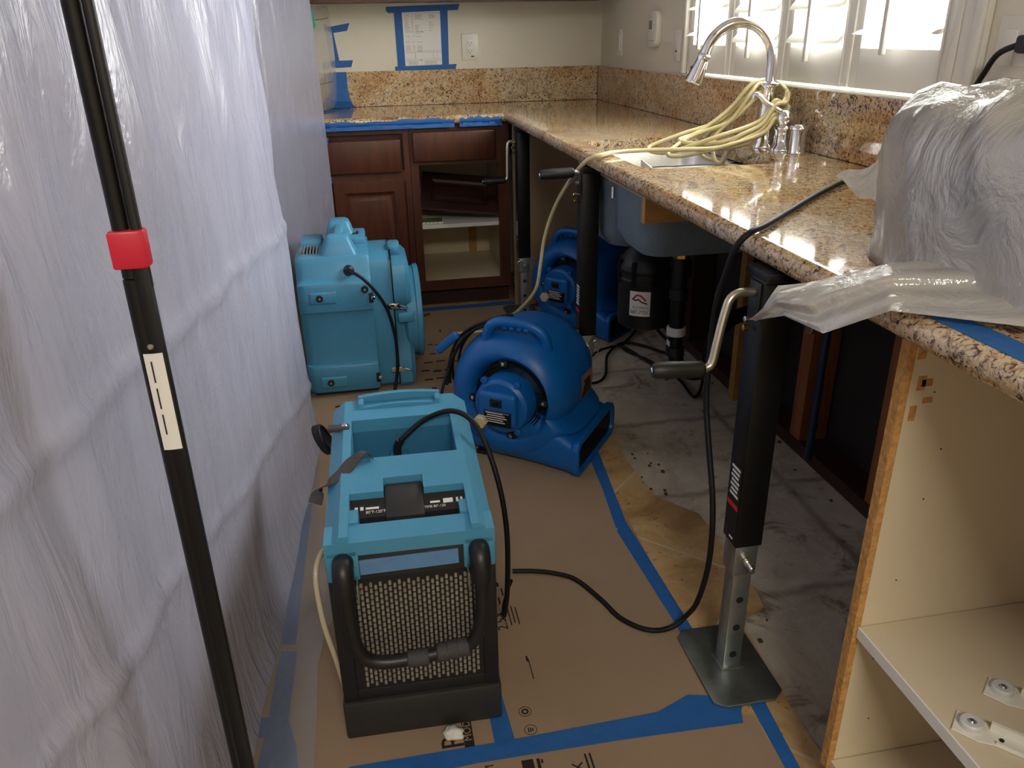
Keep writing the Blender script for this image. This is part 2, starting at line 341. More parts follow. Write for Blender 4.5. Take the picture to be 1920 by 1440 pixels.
def shutter(ya, yb, tilt, label):
    t = thing('plantation_shutter', label, 'shutter', (.012, (ya+yb)/2, WZ0), 0, 'white shutters in the window over the sink')
    h = (yb-ya)/2-.003; s = .035; z1 = WZ1-WZ0-.004; bm = NB()
    box(bm, -.013, .013, -h, -h+s, .008, z1, bev=.003); box(bm, -.013, .013, h-s, h, .008, z1, bev=.003)
    box(bm, -.013, .013, -h+s, h-s, .008, .104, bev=.002); box(bm, -.013, .013, -h+s, h-s, z1-.07, z1, bev=.002)
    box(bm, -.0165, -.013, -h+s-.006, -h+s, .008, z1); mk('frame', bm, 'white', t)
    z = .145
    while z < z1-.1:
        bm = NB(); prism(bm, [(-.046, 0), (-.03, .005), (0, .0065), (.03, .005), (.046, 0), (.03, -.005), (0, -.0065), (-.03, -.005)], -h+s+.003, h-s-.003, T=MX.Translation((0, 0, z)) @ MX.Rotation(-tilt, 4, 'Y') @ AX['-Y'])
        mk('louver', bm, 'white', t); z += .088
    zz = .145; dx = -.049*cos(tilt); dz = -.049*sin(tilt)
    bm = NB(); box(bm, dx-.012, dx, -.008, .008, .145+dz-.045, z1-.12, bev=.003); mk('tilt_rod', bm, 'white', t)
    return t
shutter(-1.568, -1.195, R(12), 'white louvered shutter nearest the thermostat, slats almost level')
shutter(-1.938, -1.568, R(42), 'white louvered shutter behind the faucet arch, slats tilted down')
shutter(-2.292, -1.938, R(42), 'white louvered shutter just right of the faucet neck, slats tilted down')
sh4 = shutter(-2.675, -2.292, R(10), 'white louvered shutter nearest the bagged appliance, slats open wide')
bm = NB(); box(bm, -.019, -.013, -.186, -.178, .07, .16, bev=.002); mk('hinge', bm, 'plate', sh4)

# wall plates
def plate(name, y, z, label, cat, face, w=.072, h=.118):
    t = thing(name, label, cat, (0, y, z), -pi/2)
    mk('cover_plate', bx(-w/2, w/2, -.006, 0, -h/2, h/2, bev=.0025), 'plate', t); face(t); return t
def rocker(x=0):
    def f(t):
        mk('rocker', bx(x-.017, x+.017, -.0095, -.005, -.034, .034, bev=.0015), 'white', t)
    return f
plate('light_switch', -.324, 1.192, 'white wall plate near the room corner, before the thermostat', 'switch', rocker())
def gfci(t):
    mk('rocker', bx(-.017, .017, -.0085, -.005, -.034, .034, bev=.0015), 'white', t); mk('screw', bx(-.004, .004, -.0105, -.008, -.026, -.019), 'black', t)
plate('light_switch', -1.082, 1.186, 'white wall plate beside the window casing under the thermostat', 'switch', gfci)
def two(t):
    for x in (-.046, 0, .046): mk('rocker', bx(x-.0165, x+.0165, -.0095, -.005, -.033, .033, bev=.0015), 'white', t)
plate('light_switch_bank', -2.885, 1.195, 'wide white bank of switches right of the window casing', 'switch', two, .165, .118)
t = thing('thermostat', 'white thermostat with small grey screen on wall', 'thermostat', (0, -.834, 1.246), -pi/2)
bm = NB(); prism(bm, rrect(-.055, .055, -.07, .07, .03), 0, .026, T=AX['-Y'], bev=.006); mk('housing', bm, 'plate', t)
mk('screen', bx(-.036, .002, -.0275, -.0255, .0, .034, bev=.0006), 'lcd', t)
for z in (-.004, .022): mk('button', bx(.02, .032, -.028, -.0255, z, z+.008, bev=.001), 'white', t)
mk('slot', bx(-.03, .03, -.0268, -.0255, -.045, -.043), 'lcd', t)
t = thing('power_outlet', 'white duplex outlet plate on back wall right of paper', 'outlet', (-.691, 0, 1.183), 0)
mk('cover_plate', bx(-.042, .042, -.006, 0, -.062, .062, bev=.0025), 'plate', t)
mk('socket_face', bx(-.018, .018, -.0085, -.005, -.036, .036, bev=.002), 'white', t)
for dz in (.017, -.019):
    bm = NB(); box(bm, -.0085, -.0065, -.0092, -.008, dz-.002, dz+.006); box(bm, .0065, .0085, -.0092, -.008, dz-.002, dz+.005); box(bm, -.002, .002, -.0092, -.008, dz-.011, dz-.007); mk('slots', bm, 'black', t)
mk('label', bx(.004, .02, -.0068, -.0058, -.047, -.042), 'ink', t)

# ------------------------------------------------------------------ upper cabinet, base cabinets
t = thing('wall_cabinet', 'dark cherry wall cabinet over the back counter, only bottom edge showing', 'cabinet', (-.8, -.165, 1.383))
mk('body', bx(-.75, .77, -.155, .165, .004, .75), 'cherry', t); bm = NB(); frame(bm, -.75, .77, 0, .75, -.70, .73, .05, .70, -.175, -.155); mk('face_frame', bm, 'cherry', t)
for x in (-.71, .02): mk('door', bx(x, x+.70, -.192, -.176, .03, .73, bev=.004), 'cherry', t)

def raised_door(bm, x0, x1, z0, z1, y):
    """a raised panel door whose face looks to -y"""
    def ring(i, d): return [(x0+i, y+d, z0+i), (x1-i, y+d, z0+i), (x1-i, y+d, z1-i), (x0+i, y+d, z1-i)]
    loft(bm, [ring(0, .02), ring(0, .006), ring(.006, 0), ring(.048, 0), ring(.054, .005), ring(.062, .009), ring(.068, .009), ring(.082, .003), ring(.088, .002)])
    return bm
t = thing('base_cabinet', 'cherry base cabinet with closed door behind the big blue machine', 'cabinet', (-1.262, -.3, 0), 0, 'cherry base cabinets on the back wall')
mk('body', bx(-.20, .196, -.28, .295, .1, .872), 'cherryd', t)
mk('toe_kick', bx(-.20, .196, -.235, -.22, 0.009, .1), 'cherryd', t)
bm = NB(); frame(bm, -.20, .196, .1, .872, -.165, .17, .15, .84, -.30, -.28); box(bm, -.165, .17, -.30, -.28, .63, .68); mk('face_frame', bm, 'cherry', t)
mk('drawer', bx(-.173, .158, -.32, -.301, .672, .818, bev=.007, seg=3), 'cherry', t)
mk('door', raised_door(NB(), -.16, .166, .13, .638, -.32), 'cherry', t)
t = thing('base_cabinet', 'cherry base cabinet with drawer over open doorless shelf bay', 'cabinet', (-.838, -.3, 0), 0, 'cherry base cabinets on the back wall')
bm = NB(); frame(bm, -.226, .23, .1, .872, -.19, .178, .145, .698, -.30, -.281); mk('face_frame', bm, 'cherry', t)
bm = NB()
for a in ((-.226, -.21, .1, .872), (.214, .23, .1, .872)): box(bm, a[0], a[1], -.281, .295, a[2], a[3])
box(bm, -.21, .214, .28, .295, .1, .872); box(bm, -.21, .214, -.281, .28, .12, .136); box(bm, -.21, .214, -.281, .28, .855, .872); mk('body', bm, 'mel', t)
mk('shelf', bx(-.209, .213, -.25, .28, .392, .41), 'melw', t)
mk('back_cleat', bx(.10, .14, .262, .28, .136, .392), 'ply', t)
mk('toe_kick', bx(-.226, .23, -.235, -.22, 0.009, .1), 'cherryd', t)
mk('drawer', bx(-.212, .168, -.32, -.301, .712, .845, bev=.007, seg=3), 'cherry', t)
# things on the shelf
bm = NB(); raised_door(bm, -.19, .185, 0, .23, -.02); bmesh.ops.transform(bm, matrix=MX.Translation((-.838, -.47, .44)) @ MX.Rotation(R(-7), 4, 'Z') @ MX.Rotation(R(6), 4, 'Y') @ MX.Rotation(R(-48), 4, 'X'), verts=bm.verts)
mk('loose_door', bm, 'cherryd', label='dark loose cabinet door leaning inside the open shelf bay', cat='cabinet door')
t = thing('booklet', 'booklet with green print lying on white shelf under loose door', 'booklet', (-.99, -.49, .4105), R(-5))
mk('pages', bx(-.05, .07, -.035, .06, 0, .008, bev=.001), 'label', t); mk('cover', bx(-.046, .066, -.033, .056, .0082, .009), 'book', t)
bm = NB()
for i in range(6): tube(bm, [(-.05+.018*i, -.034, .002), (-.046+.018*i, -.042, .01), (-.042+.018*i, -.034, .014)], .0012, n=5, k=3)
mk('spiral_binding', bm, 'wire', t)
mk('cabinet_end_panel', bx(-.597, -.004, -.648, -.630, .009, .872), 'beige', smooth=0, label='beige panel closing the corner behind the jacks', cat='panel')

# ------------------------------------------------------------------ countertop, backsplashes
XF, ZT, ZB = -.63, .914, .874
SX0, SX1, SY0, SY1, SYM = -.565, -.165, -2.345, -1.715, -2.03       # sink cutout and the line that splits the slab outline
def arc2(cx, cy, r, a0, a1, n=7): return [(cx+r*cos(R(a0+(a1-a0)*i/n)), cy+r*sin(R(a0+(a1-a0)*i/n))) for i in range(n+1)]
rc = .085
nearp = [(XF, -4.6), (-.002, -4.6), (-.002, SYM), (SX1, SYM)]+arc2(SX1-rc, SY0+rc, rc, 0, -90)+arc2(SX0+rc, SY0+rc, rc, -90, -180)+[(SX0, SYM), (XF, SYM)]
farp = [(XF, SYM), (SX0, SYM)]+arc2(SX0+rc, SY1-rc, rc, 180, 90)+arc2(SX1-rc, SY1-rc, rc, 90, 0)+[(SX1, SYM), (-.002, SYM), (-.002, -.002), (-2.2, -.002), (-2.2, XF), (XF, XF)]
bm = NB(); cache = {}
def cv_(x, y, z):
    k = (round(x, 5), round(y, 5), z)
    if k not in cache: cache[k] = bm.verts.new((x, y, z))
    return cache[k]
for poly in (nearp, farp):
    bm.faces.new([cv_(*q, ZT) for q in poly]); bm.faces.new([cv_(*q, ZB) for q in poly[::-1]])
    for a, b in zip(poly, poly[1:]+poly[:1]):
        if abs(a[1]-SYM) < 1e-6 and abs(b[1]-SYM) < 1e-6: continue
        bm.faces.new([cv_(*a, ZB), cv_(*b, ZB), cv_(*b, ZT), cv_(*a, ZT)])
bmesh.ops.recalc_face_normals(bm, faces=bm.faces[:]); bm.normal_update()
fr = [e for e in bm.edges if abs(e.verts[0].co.z-e.verts[1].co.z) < 1e-6 and (all(abs(q.co.x-XF) < 1e-5 and q.co.y <= XF+1e-5 for q in e.verts) or all(abs(q.co.y-XF) < 1e-5 and q.co.x <= XF+1e-5 for q in e.verts))]
bmesh.ops.bevel(bm, geom=fr, offset=.0175, segments=6, profile=.5, affect='EDGES')
mk('countertop', bm, 'granite', smooth=40, flat=True, label='long L-shaped brown granite countertop held up by steel jacks', cat='countertop')
mk('backsplash', bx(-1.9, -.022, -.0205, -.0005, ZT+.001, 1.081, bev=.0015), 'granite', smooth=0, label='granite backsplash strip along the back wall under the paper', cat='backsplash')
mk('backsplash', bx(-.0205, -.0005, -3.9, -.0, ZT+.001, 1.080, bev=.0015), 'granite', smooth=0, label='granite backsplash strip along the window wall behind the faucet', cat='backsplash')

# ------------------------------------------------------------------ sink
t = thing('kitchen_sink', 'stainless double bowl sink set under the granite cutout', 'sink', (-.365, -2.03, .873))
def bowl(y0, y1, depth):
    x0, x1 = -.195, .2
    def l(i, z, r): return [(x, y, z) for x, y in rrect(x0+i, x1-i, y0+i, y1-i, r, 6)]
    bm = NB(); loft(bm, [l(-.02, -.0015, .09), l(0, -.0015, .08), l(.004, -.008, .078), l(.014, -depth+.03, .07), l(.03, -depth+.006, .055), l(.06, -depth, .04)], cap0=False); return bm
bowls = ((-.315, -.03, .19), (-.005, .318, .235))
for a in bowls:
    b = mk('bowl', bowl(*a), 'steel', t, smooth=50)
    mk('strainer', cyl(.04, 0, .004, c=(0, (a[0]+a[1])/2, -a[2]+.0005)), 'chrome', b)
bm = NB(); box(bm, -.195, .195, -.034, -.001, -.03, -.012, bev=.006, seg=3); mk('divider', bm, 'steel', t)
bm = NB()
for y0, y1, d in bowls:
    def l(i, z, r): return [(x, y, z) for x, y in rrect(-.203+i, .208-i, y0-.008+i, y1+.008-i, r, 6)]
    loft(bm, [l(0, -.012, .088), l(.006, -d+.03, .08), l(.03, -d-.008, .06), l(.08, -d-.012, .04)], cap0=False)
mk('underside', bm, 'sinkpaint', t, smooth=50)
bm = NB(); box(bm, -.212, -.204, -.34, .30, -.028, -.002, bev=.002); box(bm, -.214, -.204, -.06, -.048, -.032, -.002); box(bm, -.214, -.204, .12, .132, -.032, -.002); mk('mounting_rail', bm, 'beige', t)
for y in (-.05, .08): mk('clip_screw', cyl(.005, -.06, -.025, 10, c=(-.2, y, -.02)), 'chrome', t)
bm = NB(); prism(bm, [(.0, .165), (.235, .135), (.235, .0), (.0, .0)], -.002, .002, T=MX.Translation((-.488, -2.095, .738)) @ MX.Rotation(R(-90), 4, 'Z') @ MX.Rotation(R(90), 4, 'X'))
mk('cutting_board', bm, 'wtube', label='thin pale plastic board leaning in the nearer sink bowl', cat='cutting board')
mk('wood_block', bx(-.578, -.45, -2.392, -2.366, .785, .873, bev=.001), 'ply', smooth=0, label='small plywood block wedged under the counter beside the sink', cat='wood block')

# disposal
t = thing('garbage_disposal', 'black garbage disposal with white label hanging under the sink', 'garbage disposal', (-.372, -1.862, .3155))
mk('body', lt([(0, 0), (.075, 0), (.088, .008), (.09, .02), (.09, .155), (.092, .16), (.092, .17), (.088, .175), (.088, .19), (.092, .195), (.092, .212), (.075, .245), (.055, .27), (.05, .30), (0, .30)], 36), 'blackp', t, smooth=30)
bm = NB()
for a in range(0, 360, 45): box(bm, .086, .096, -.006, .006, .155, .235, T=MX.Rotation(R(a), 4, 'Z'))
lathe(bm, [(.085, .19), (.0935, .192), (.0935, .2), (.085, .202)], 32); mk('ribbed_collar', bm, 'black', t)
mk('mounting_ring', lt([(.052, .292), (.066, .294), (.068, .302), (.062, .308), (.05, .31), (.05, .292)], 36), 'chrome', t)
bm = surf(lambda u, v: V((.0915*cos(R(-142+44*u)), .0915*sin(R(-142+44*u)), .055+.085*v)), 10, 2); lb = mk('label', bm, 'label', t)
def onlab(du, dz): a = R(-120+du); return MX.Translation((.0922*cos(a), .0922*sin(a), .055+dz)) @ MX.Rotation(a+pi/2, 4, 'Z') @ MX.Rotation(pi/2, 4, 'X')
text('phone_number', '587-7721', .016, onlab(0, .014), 'ink', lb); text('lettering', 'PLUMBING', .011, onlab(2, .03), 'lcd', lb)
bm = NB(); tube(bm, [(-.022, .058, 0), (-.012, .072, 0), (.004, .07, 0), (.02, .055, 0)], .003, n=6); bmesh.ops.transform(bm, matrix=MX.Translation((0, 0, 0)), verts=bm.verts)
bmesh.ops.transform(bm, matrix=onlab(0, 0), verts=bm.verts); mk('logo_roof', bm, 'red', lb)
bm = NB(); tube(bm, [(-.026, .06, 0), (-.014, .055, 0), (-.004, .058, 0), (.006, .05, 0), (.026, .045, 0)], .0022, n=6); bmesh.ops.transform(bm, matrix=onlab(0, 0), verts=bm.verts); mk('logo_figure', bm, 'ink', lb)
mk('drain_elbow', tb([(.06, -.03, .225), (.1, -.05, .23), (.118, -.06, .215), (.118, -.06, .18)], .02, n=14), 'black', t)
# trap
t = thing('drain_pipe', 'black drain trap with white ring beside the garbage disposal', 'drain pipe', (-.33, -2.055, .27))
bm = tb([(0, 0, .352), (0, 0, .09), (0, 0, .02), (.012, -.012, -.035), (.05, -.04, -.055), (.085, -.06, -.03), (.095, -.068, .04), (.12, -.06, .10), (.2, -.03, .13), (.36, 0, .14)], .024, n=16); mk('trap', bm, 'black', t, smooth=60)
mk('ring_nut', cyl(.031, .07, .098, 24), 'wtube', t); mk('coupling', cyl(.029, .19, .225, 24), 'blackp', t); mk('coupling', cyl(.03, .0, .03, 24), 'blackp', t)
mk('brass_nut', cyl(.029, .325, .355, 8), 'brass', t)
mk('sticker', bx(-.0255, -.0235, -.012, .012, .035, .052), 'label', t)
# valves on the wall
for y, m_, lab in ((-2.42, 'pvcblue', 'blue water pipe with brass valve rising behind the nearest jack'), (-2.06, 'blackp', 'black supply pipe with brass valve behind the drain trap')):
    t = thing('supply_pipe', lab, 'pipe', (-.03, y, .0))
    mk('pipe', cyl(.011, .042, .46, 14), m_, t); mk('valve', cyl(.014, -.03, .03, 14, 'X', (-.01, 0, .47)), 'brass', t); mk('wall_tube', cyl(.008, 0, .06, 12, 'X', (.0, 0, .47)), 'brass', t); mk('handle', cyl(.018, -.05, -.032, 14, 'X', (-.01, 0, .47)), 'crank', t)

# ------------------------------------------------------------------ faucet set
t = thing('faucet', 'tall chrome gooseneck faucet with pull-down sprayer at the sink', 'faucet', (-.09, -2.045, .9145))
FD = V((-.97, .23, 0)).normalized()      # where the spout points
mk('base', lt([(0, 0), (.036, 0), (.036, .006), (.029, .016), (.027, .06), (.023, .12), (.022, .165), (.025, .17), (.025, .18), (.018, .185), (0, .185)], 32), 'chrome', t, smooth=50)
rad = .0985; arc = [(0, 0, .18), (0, 0, .21)]
for a in range(0, 166, 15): arc.append(tuple(FD*(rad-rad*cos(R(a)))+V((0, 0, .232+1.12*rad*sin(R(a))))))
mk('neck', tb(arc, .0152, n=18, k=5), 'chrome', t, smooth=80)
e = V(arc[-1]); d = (e-V(arc[-2])).normalized(); tmp = lt([(0, 0), (.0185, 0), (.020, .004), (.0175, .008), (.0175, .02), (.025, .068), (.0255, .08), (.021, .084), (0, .084)], 24)
bmesh.ops.transform(tmp, matrix=MX.Translation(e) @ d.to_track_quat('Z', 'Y').to_matrix().to_4x4(), verts=tmp.verts); sp = mk('spray_head', tmp, 'chrome', t, smooth=50)
q = e+d*.045+FD*.018; mk('spray_button', bx(q.x-.005, q.x+.004, q.y-.005, q.y+.005, q.z-.012, q.z+.012, bev=.003), 'blackp', sp)
t = thing('lever_tap', 'chrome lever tap on its own base beside the faucet', 'tap', (-.072, -2.12, .9145)); t.scale = (1.22, 1.22, 1.04)
mk('base', lt([(0, 0), (.029, 0), (.029, .006), (.021, .014), (.0195, .05), (.022, .056), (.022, .062), (.018, .066), (.0215, .08), (.02, .096), (.012, .106), (0, .108)], 28), 'chrome', t, smooth=50)
mk('lever', tb([(-.002, .004, .098), (-.022, .012, .112), (-.042, .02, .126), (-.054, .026, .142), (-.064, .032, .147), (-.066, .036, .136)], [.0075, .006], n=12), 'chrome', t, smooth=70)
t = thing('air_switch', 'short chrome cylinder cap beside the faucet lever on granite', 'soap dispenser', (-.062, -2.19, .9145)); t.scale = (1.25, 1.25, 1)
mk('body', lt([(0, 0), (.019, 0), (.0175, .004), (.0175, .062), (.02, .064), (.02, .072), (.0175, .075), (0, .074)], 24), 'chrome', t, smooth=40)
mk('button', cyl(.012, .074, .077, 20), 'steel', t)
# ------------------------------------------------------------------ air movers
def air_mover(loc, ang, W, label, cordside):
    t = thing('air_mover', label, 'air mover', loc, R(ang), 'blue carpet blowers on the floor')
    cx, cz = -.232, .222
    sp = lambda a: (.80+.26*max(0, min(1, (((a+.35) % (2*pi))/(1.25*pi)))))      # scroll: radius grows from front to back
    rf = lambda a: sp(a)
    prof = [(.112, .07), (.116, .03), (.128, .008), (.145, 0), (.165, .004), (.188, .022), (.205, .05), (.214, .085), (.218, .12), (.218, W-.11), (.212, W-.07), (.195, W-.03), (.17, W-.006), (.15, W), (.0, W)]
    bm = NB()
    n = 56; rings = []
    for r, h in prof:
        ring = []
        for j in range(n):
            a = 2*pi*j/n; k = 1+(rf(a)-1)*max(0, min(1, (r-.125)/.04)); rr_ = r*k if r > 0 else .001
            ring.append(bm.verts.new((cx+rr_*cos(a), h, cz+rr_*sin(a))))
        rings.append(ring)
    for a, b in zip(rings, rings[1:]):
        for j in range(n): bm.faces.new((a[j], a[(j+1) % n], b[(j+1) % n], b[j]))
    bm.faces.new(rings[-1])
    # outlet duct and skid
    def sec(x, y0, y1, z0, z1, r): return [(x, y, z) for y, z in rrect(y0, y1, z0, z1, r, 5)]
    loft(bm, [sec(-.40, .03, W-.03, .012, .12, .05), sec(-.30, .015, W-.015, .004, .17, .05), sec(-.16, .008, W-.008, .004, .185, .05), sec(-.09, .004, W-.004, .004, .145, .04), sec(-.03, 0, W, .004, .112, .032), sec(-.022, -.006, W+.006, .0, .119, .034), sec(-.004, -.006, W+.006, .0, .119, .034), sec(0, 0, W, .006, .113, .03), sec(-.002, .008, W-.008, .014, .105, .026), sec(-.012, .010, W-.010, .016, .103, .026)], cap1=False)
    mk('housing', bm, 'blue', t, smooth=48)
    bm = NB(); loft(bm, [sec(-.012, .0102, W-.0102, .0162, .1028, .026), sec(-.06, .0125, W-.0125, .0185, .1045, .025), sec(-.12, .016, W-.016, .02, .12, .02), sec(-.16, .03, W-.03, .03, .11, .02)], cap0=False); mk('outlet_shaded_walls', bm, 'dark', t)  # inner duct walls coloured near black for the shade inside the outlet
    # grille
    bm = NB()
    for r in (.060, .068, .076, .084, .092, .100, .108): lathe(bm, [(r-.0016, .012), (r, .0104), (r+.0016, .012), (r, .0136), (r-.0016, .012)], 44, 'Y', (cx, 0, cz))
    for a in range(20, 380, 45): tube(bm, [(cx+.05*cos(R(a)), .015, cz+.05*sin(R(a))), (cx+.114*cos(R(a)), .013, cz+.114*sin(R(a)))], .0018, n=6, k=1)
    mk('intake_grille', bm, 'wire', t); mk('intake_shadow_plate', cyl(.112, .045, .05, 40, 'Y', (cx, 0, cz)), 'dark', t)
    for a in (5, 95, 185, 275):
        q = V((cx+.117*cos(R(a)), 0, cz+.117*sin(R(a)))); b = mk('grille_bracket', bx(q.x-.013, q.x+.013, -.004, .012, q.z-.010, q.z+.010, bev=.003), 'blackp', t); mk('screw', cyl(.0055, -.008, -.004, 12, 'Y', (q.x, 0, q.z)), 'chrome', b)
    # motor
    bm = NB(); lathe(bm, [(0, .05), (.088, .05), (.09, -.02), (.085, -.045), (.075, -.053), (0, -.053)], 40, 'Y', (cx, 0, cz))
    prism(bm, rrect(cx-.066, cx+.060, cz-.03, cz+.062, .018), .03, .066, T=AX['-Y'], bev=.01, seg=3) if False else box(bm, cx-.064, cx+.058, -.072, 0, cz-.055, cz+.05, bev=.013, seg=3)
    mk('motor_cover', bm, 'blue', t)
    for a in (55, 125, 235, 305): mk('lug', cyl(.011, -.05, -.035, 14, 'Y', (cx+.092*cos(R(a)), 0, cz+.092*sin(R(a)))), 'blue', t)
    s = mk('switch', bx(cx-.022, cx+.016, -.076, -.071, cz+.008, cz+.034, bev=.002), 'blackp', t); mk('rocker', bx(cx-.012, cx+.006, -.079, -.075, cz+.013, cz+.029, bev=.002), 'black', s)
    lb = mk('rating_plate', bx(cx-.042, cx+.045, -.075, -.0715, cz-.052, cz-.004, bev=.001), 'black', t)
    bm = NB()
    for i in range(5): box(bm, cx-.036+.004*(i % 2), cx+.02+.006*(i % 3), -.0757, -.0748, cz-.012-i*.007, cz-.0095-i*.007)
    mk('print', bm, 'label', lb); mk('warning_stripe', bx(cx-.038, cx+.04, -.0757, -.0748, cz-.010, cz-.0055), 'orange', lb)
    bm = lt([(0, -.072), (.012, -.072), (.012, -.084), (.02, -.086), (.02, -.099), (.016, -.103), (0, -.103)], 16, 'Y', (cx-.045, 0, cz-.036), rf=lambda a: 1+.09*cos(6*a)); mk('knob', bm, 'knob', t)
    # handle with finger grips
    bm = NB(); hp = [(-.318, .055, .36), (-.318, .05, .405), (-.30, .048, .438), (-.262, .05, .452), (-.19, .058, .447), (-.148, .066, .425), (-.136, .075, .39), (-.136, .085, .35)]
    tube(bm, hp, .0165, n=14); 
    for i in range(5): lathe(bm, [(0, -.012), (.009, -.008), (.012, 0), (.009, .008), (0, .012)], 10, 'Y', (-.285+.024*i, .053, .436))
    mk('handle', bm, 'blue', t, smooth=70)
    # stickers
    mk('outlet_sticker', bx(-.10, -.06, .035, .085, .1495, .152, T=MX.Translation((0, 0, -.004)) @ MX.Translation((-.08, 0, .15)) @ MX.Rotation(R(28), 4, 'Y') @ MX.Translation((.08, 0, -.15))), 'blackp', t)
    bm = NB()
    a0, a1 = R(-14), R(14)
    g = [[bm.verts.new((cx+.2195*rf(a0+(a1-a0)*i/8)*cos(a0+(a1-a0)*i/8), .15+.10*j, cz+.2195*rf(a0+(a1-a0)*i/8)*sin(a0+(a1-a0)*i/8))) for j in (0, 1)] for i in range(9)]
    for i in range(8): bm.faces.new((g[i][0], g[i+1][0], g[i+1][1], g[i][1]))
    st = mk('maker_sticker', bm, 'orange', t)
    bm = NB()
    for i in range(3):
        a = a0+(a1-a0)*(.25+.22*i); k = .2205*rf(a); box(bm, -.001, .001, .165+.006*i, .235-.006*i, -.008, .008, T=MX.Translation((cx+k*cos(a), 0, cz+k*sin(a))) @ MX.Rotation(-a, 4, 'Y'))
    mk('lettering', bm, 'ink', st)
    # cord wrapped at the back
    if cordside: return t
    bm = NB(); q = (cx-.235, cz+.13); box(bm, q[0]-.05, q[0]+.05, .05, .075, q[1]-.014, q[1]+.012, bev=.008, T=MX.Translation((q[0], 0, q[1])) @ MX.Rotation(R(-42), 4, 'Y') @ MX.Translation((-q[0], 0, -q[1]))); mk('cord_hook', bm, 'blue', t)
    bm = NB()
    for k in range(7):
        y = .07+.015*(k % 5)+(.006 if k > 4 else 0); ro = .232+.008*(k//5)+.004*(k % 2)
        pts = []
        for a in range(100, 186, 12): pts.append((cx+ro*rf(R(a))*cos(R(a))*1.02, y+.02*sin(R(a)*3+k), cz+ro*rf(R(a))*sin(R(a))*1.02))
        tube(bm, pts, .0045, n=8, k=4)
    pts = [(cx+.24*cos(R(170)), .07, cz+.24*sin(R(170))), (cx-.245, .03, cz-.03), (cx-.23, .0, cz-.10), (cx-.2, -.01, cz-.15)]
    tube(bm, pts, .0045, n=8)
    mk('power_cord', bm, 'cord', t, smooth=60)
    for y_ in (.03, W-.06): mk('rubber_foot', bx(-.36, -.32, y_, y_+.03, 0, .014), 'rubber', t)
    return t
air_mover((-.723, -2.335, .0095), -35.3, .335, 'blue air mover on brown paper beside the near dehumidifier', 0)
air_mover((-.295, -1.24, .0005), -47.6, .345, 'blue air mover in the dark corner behind the middle jack', 1)

# ------------------------------------------------------------------ dehumidifier
t = thing('dehumidifier', 'teal and black dehumidifier with folded handle nearest the camera', 'dehumidifier', (-1.247, -2.925, .0095), R(-1.2))
# local: x -.147.. .147, front y -.245, back y .245
HW, FY, BY = .147, -.245, .245
mk('base_cabinet_shell', bx(-HW+.004, HW-.004, FY+.025, BY-.01, 0, .30, bev=.006), 'shroud', t)
bm = NB(); box(bm, -HW-.003, HW+.003, FY-.006, FY+.09, 0, .088, bev=.006); mk('plinth', bm, 'shroud', t)
bm = NB(); box(bm, -HW, -HW+.028, FY, FY+.04, .085, .40, bev=.004); box(bm, HW-.028, HW, FY, FY+.04, .085, .40, bev=.004); box(bm, -HW+.02, HW-.02, FY+.003, FY+.03, .366, .405, bev=.003); box(bm, -HW+.02, HW-.02, FY+.003, FY+.03, .08, .112, bev=.003); mk('front_frame', bm, 'blackp', t)
# grille: black face plate with rows of raised pale slots, offset like brickwork
mk('face_plate', bx(-HW+.026, HW-.026, FY+.004, FY+.014, .10, .37), 'blackp', t)
bm = NB(); gx0, gx1, gz0, gz1 = -.104, .112, .118, .350
nx, nz = 26, 18; px = (gx1-gx0)/nx; pz = (gz1-gz0)/nz
for i in range(nx):
    for k in range(nz):
        z = gz0+(k+(.5 if i % 2 else 0))*pz; x = gx0+(i+.5)*px
        prism(bm, [(x-px*.29, z+pz*.20), (x, z+pz*.12), (x+px*.29, z+pz*.20), (x+px*.29, z+pz*.78), (x, z+pz*.86), (x-px*.29, z+pz*.78)], -FY-.0035, -FY-.0005, T=AX['-Y'])
mk('grille', bm, 'core', t, smooth=0, kind='stuff')
# teal top shell: side walls, top deck with handle recess and control recess
ZT_ = .455
def deck(): 
    bm = NB(); xs = [-HW, -.118, -.086, .0-.028, .034, .092, .12, HW]; return bm
bm = NB()
top = lambda y: .455+.028*(y-FY)/(BY-FY)      # the top rises gently to the back
def tbox(x0, x1, y0, y1, h, lo):      # a block whose top follows the sloping deck
    vs = [bm.verts.new(p) for p in ((x0, y0, lo), (x1, y0, lo), (x1, y1, lo), (x0, y1, lo), (x0, y0, top(y0)+h), (x1, y0, top(y0)+h), (x1, y1, top(y1)+h), (x0, y1, top(y1)+h))]
    for q in ((3, 2, 1, 0), (4, 5, 6, 7), (0, 1, 5, 4), (1, 2, 6, 5), (2, 3, 7, 6), (3, 0, 4, 7)): bm.faces.new([vs[i] for i in q])
def chamf(x0, x1, s):      # sloping shoulder along a side
    a = [(x0, top(FY)-.0), (x1, top(FY)-.0)]
    for y0, y1 in ((FY, BY),):
        vs = [bm.verts.new(p) for p in ((x0, y0, .38), (x1, y0, .38), (x1, y0, top(y0)-(.022 if s > 0 else 0)), (x0, y0, top(y0)-(.022 if s < 0 else 0)), (x0, y1, .38), (x1, y1, .38), (x1, y1, top(y1)-(.022 if s > 0 else 0)), (x0, y1, top(y1)-(.022 if s < 0 else 0)))]
        for q in ((0, 1, 2, 3), (7, 6, 5, 4), (0, 4, 5, 1), (1, 5, 6, 2), (2, 6, 7, 3), (3, 7, 4, 0)): bm.faces.new([vs[i] for i in q])
chamf(-HW, -.120, -1); chamf(.120, HW, 1)
tbox(-.120, -.104, FY, BY, 0, .38); tbox(.106, .120, FY, BY, 0, .38)
tbox(-.104, .106, .155, BY, 0, .40)                    # behind the recess
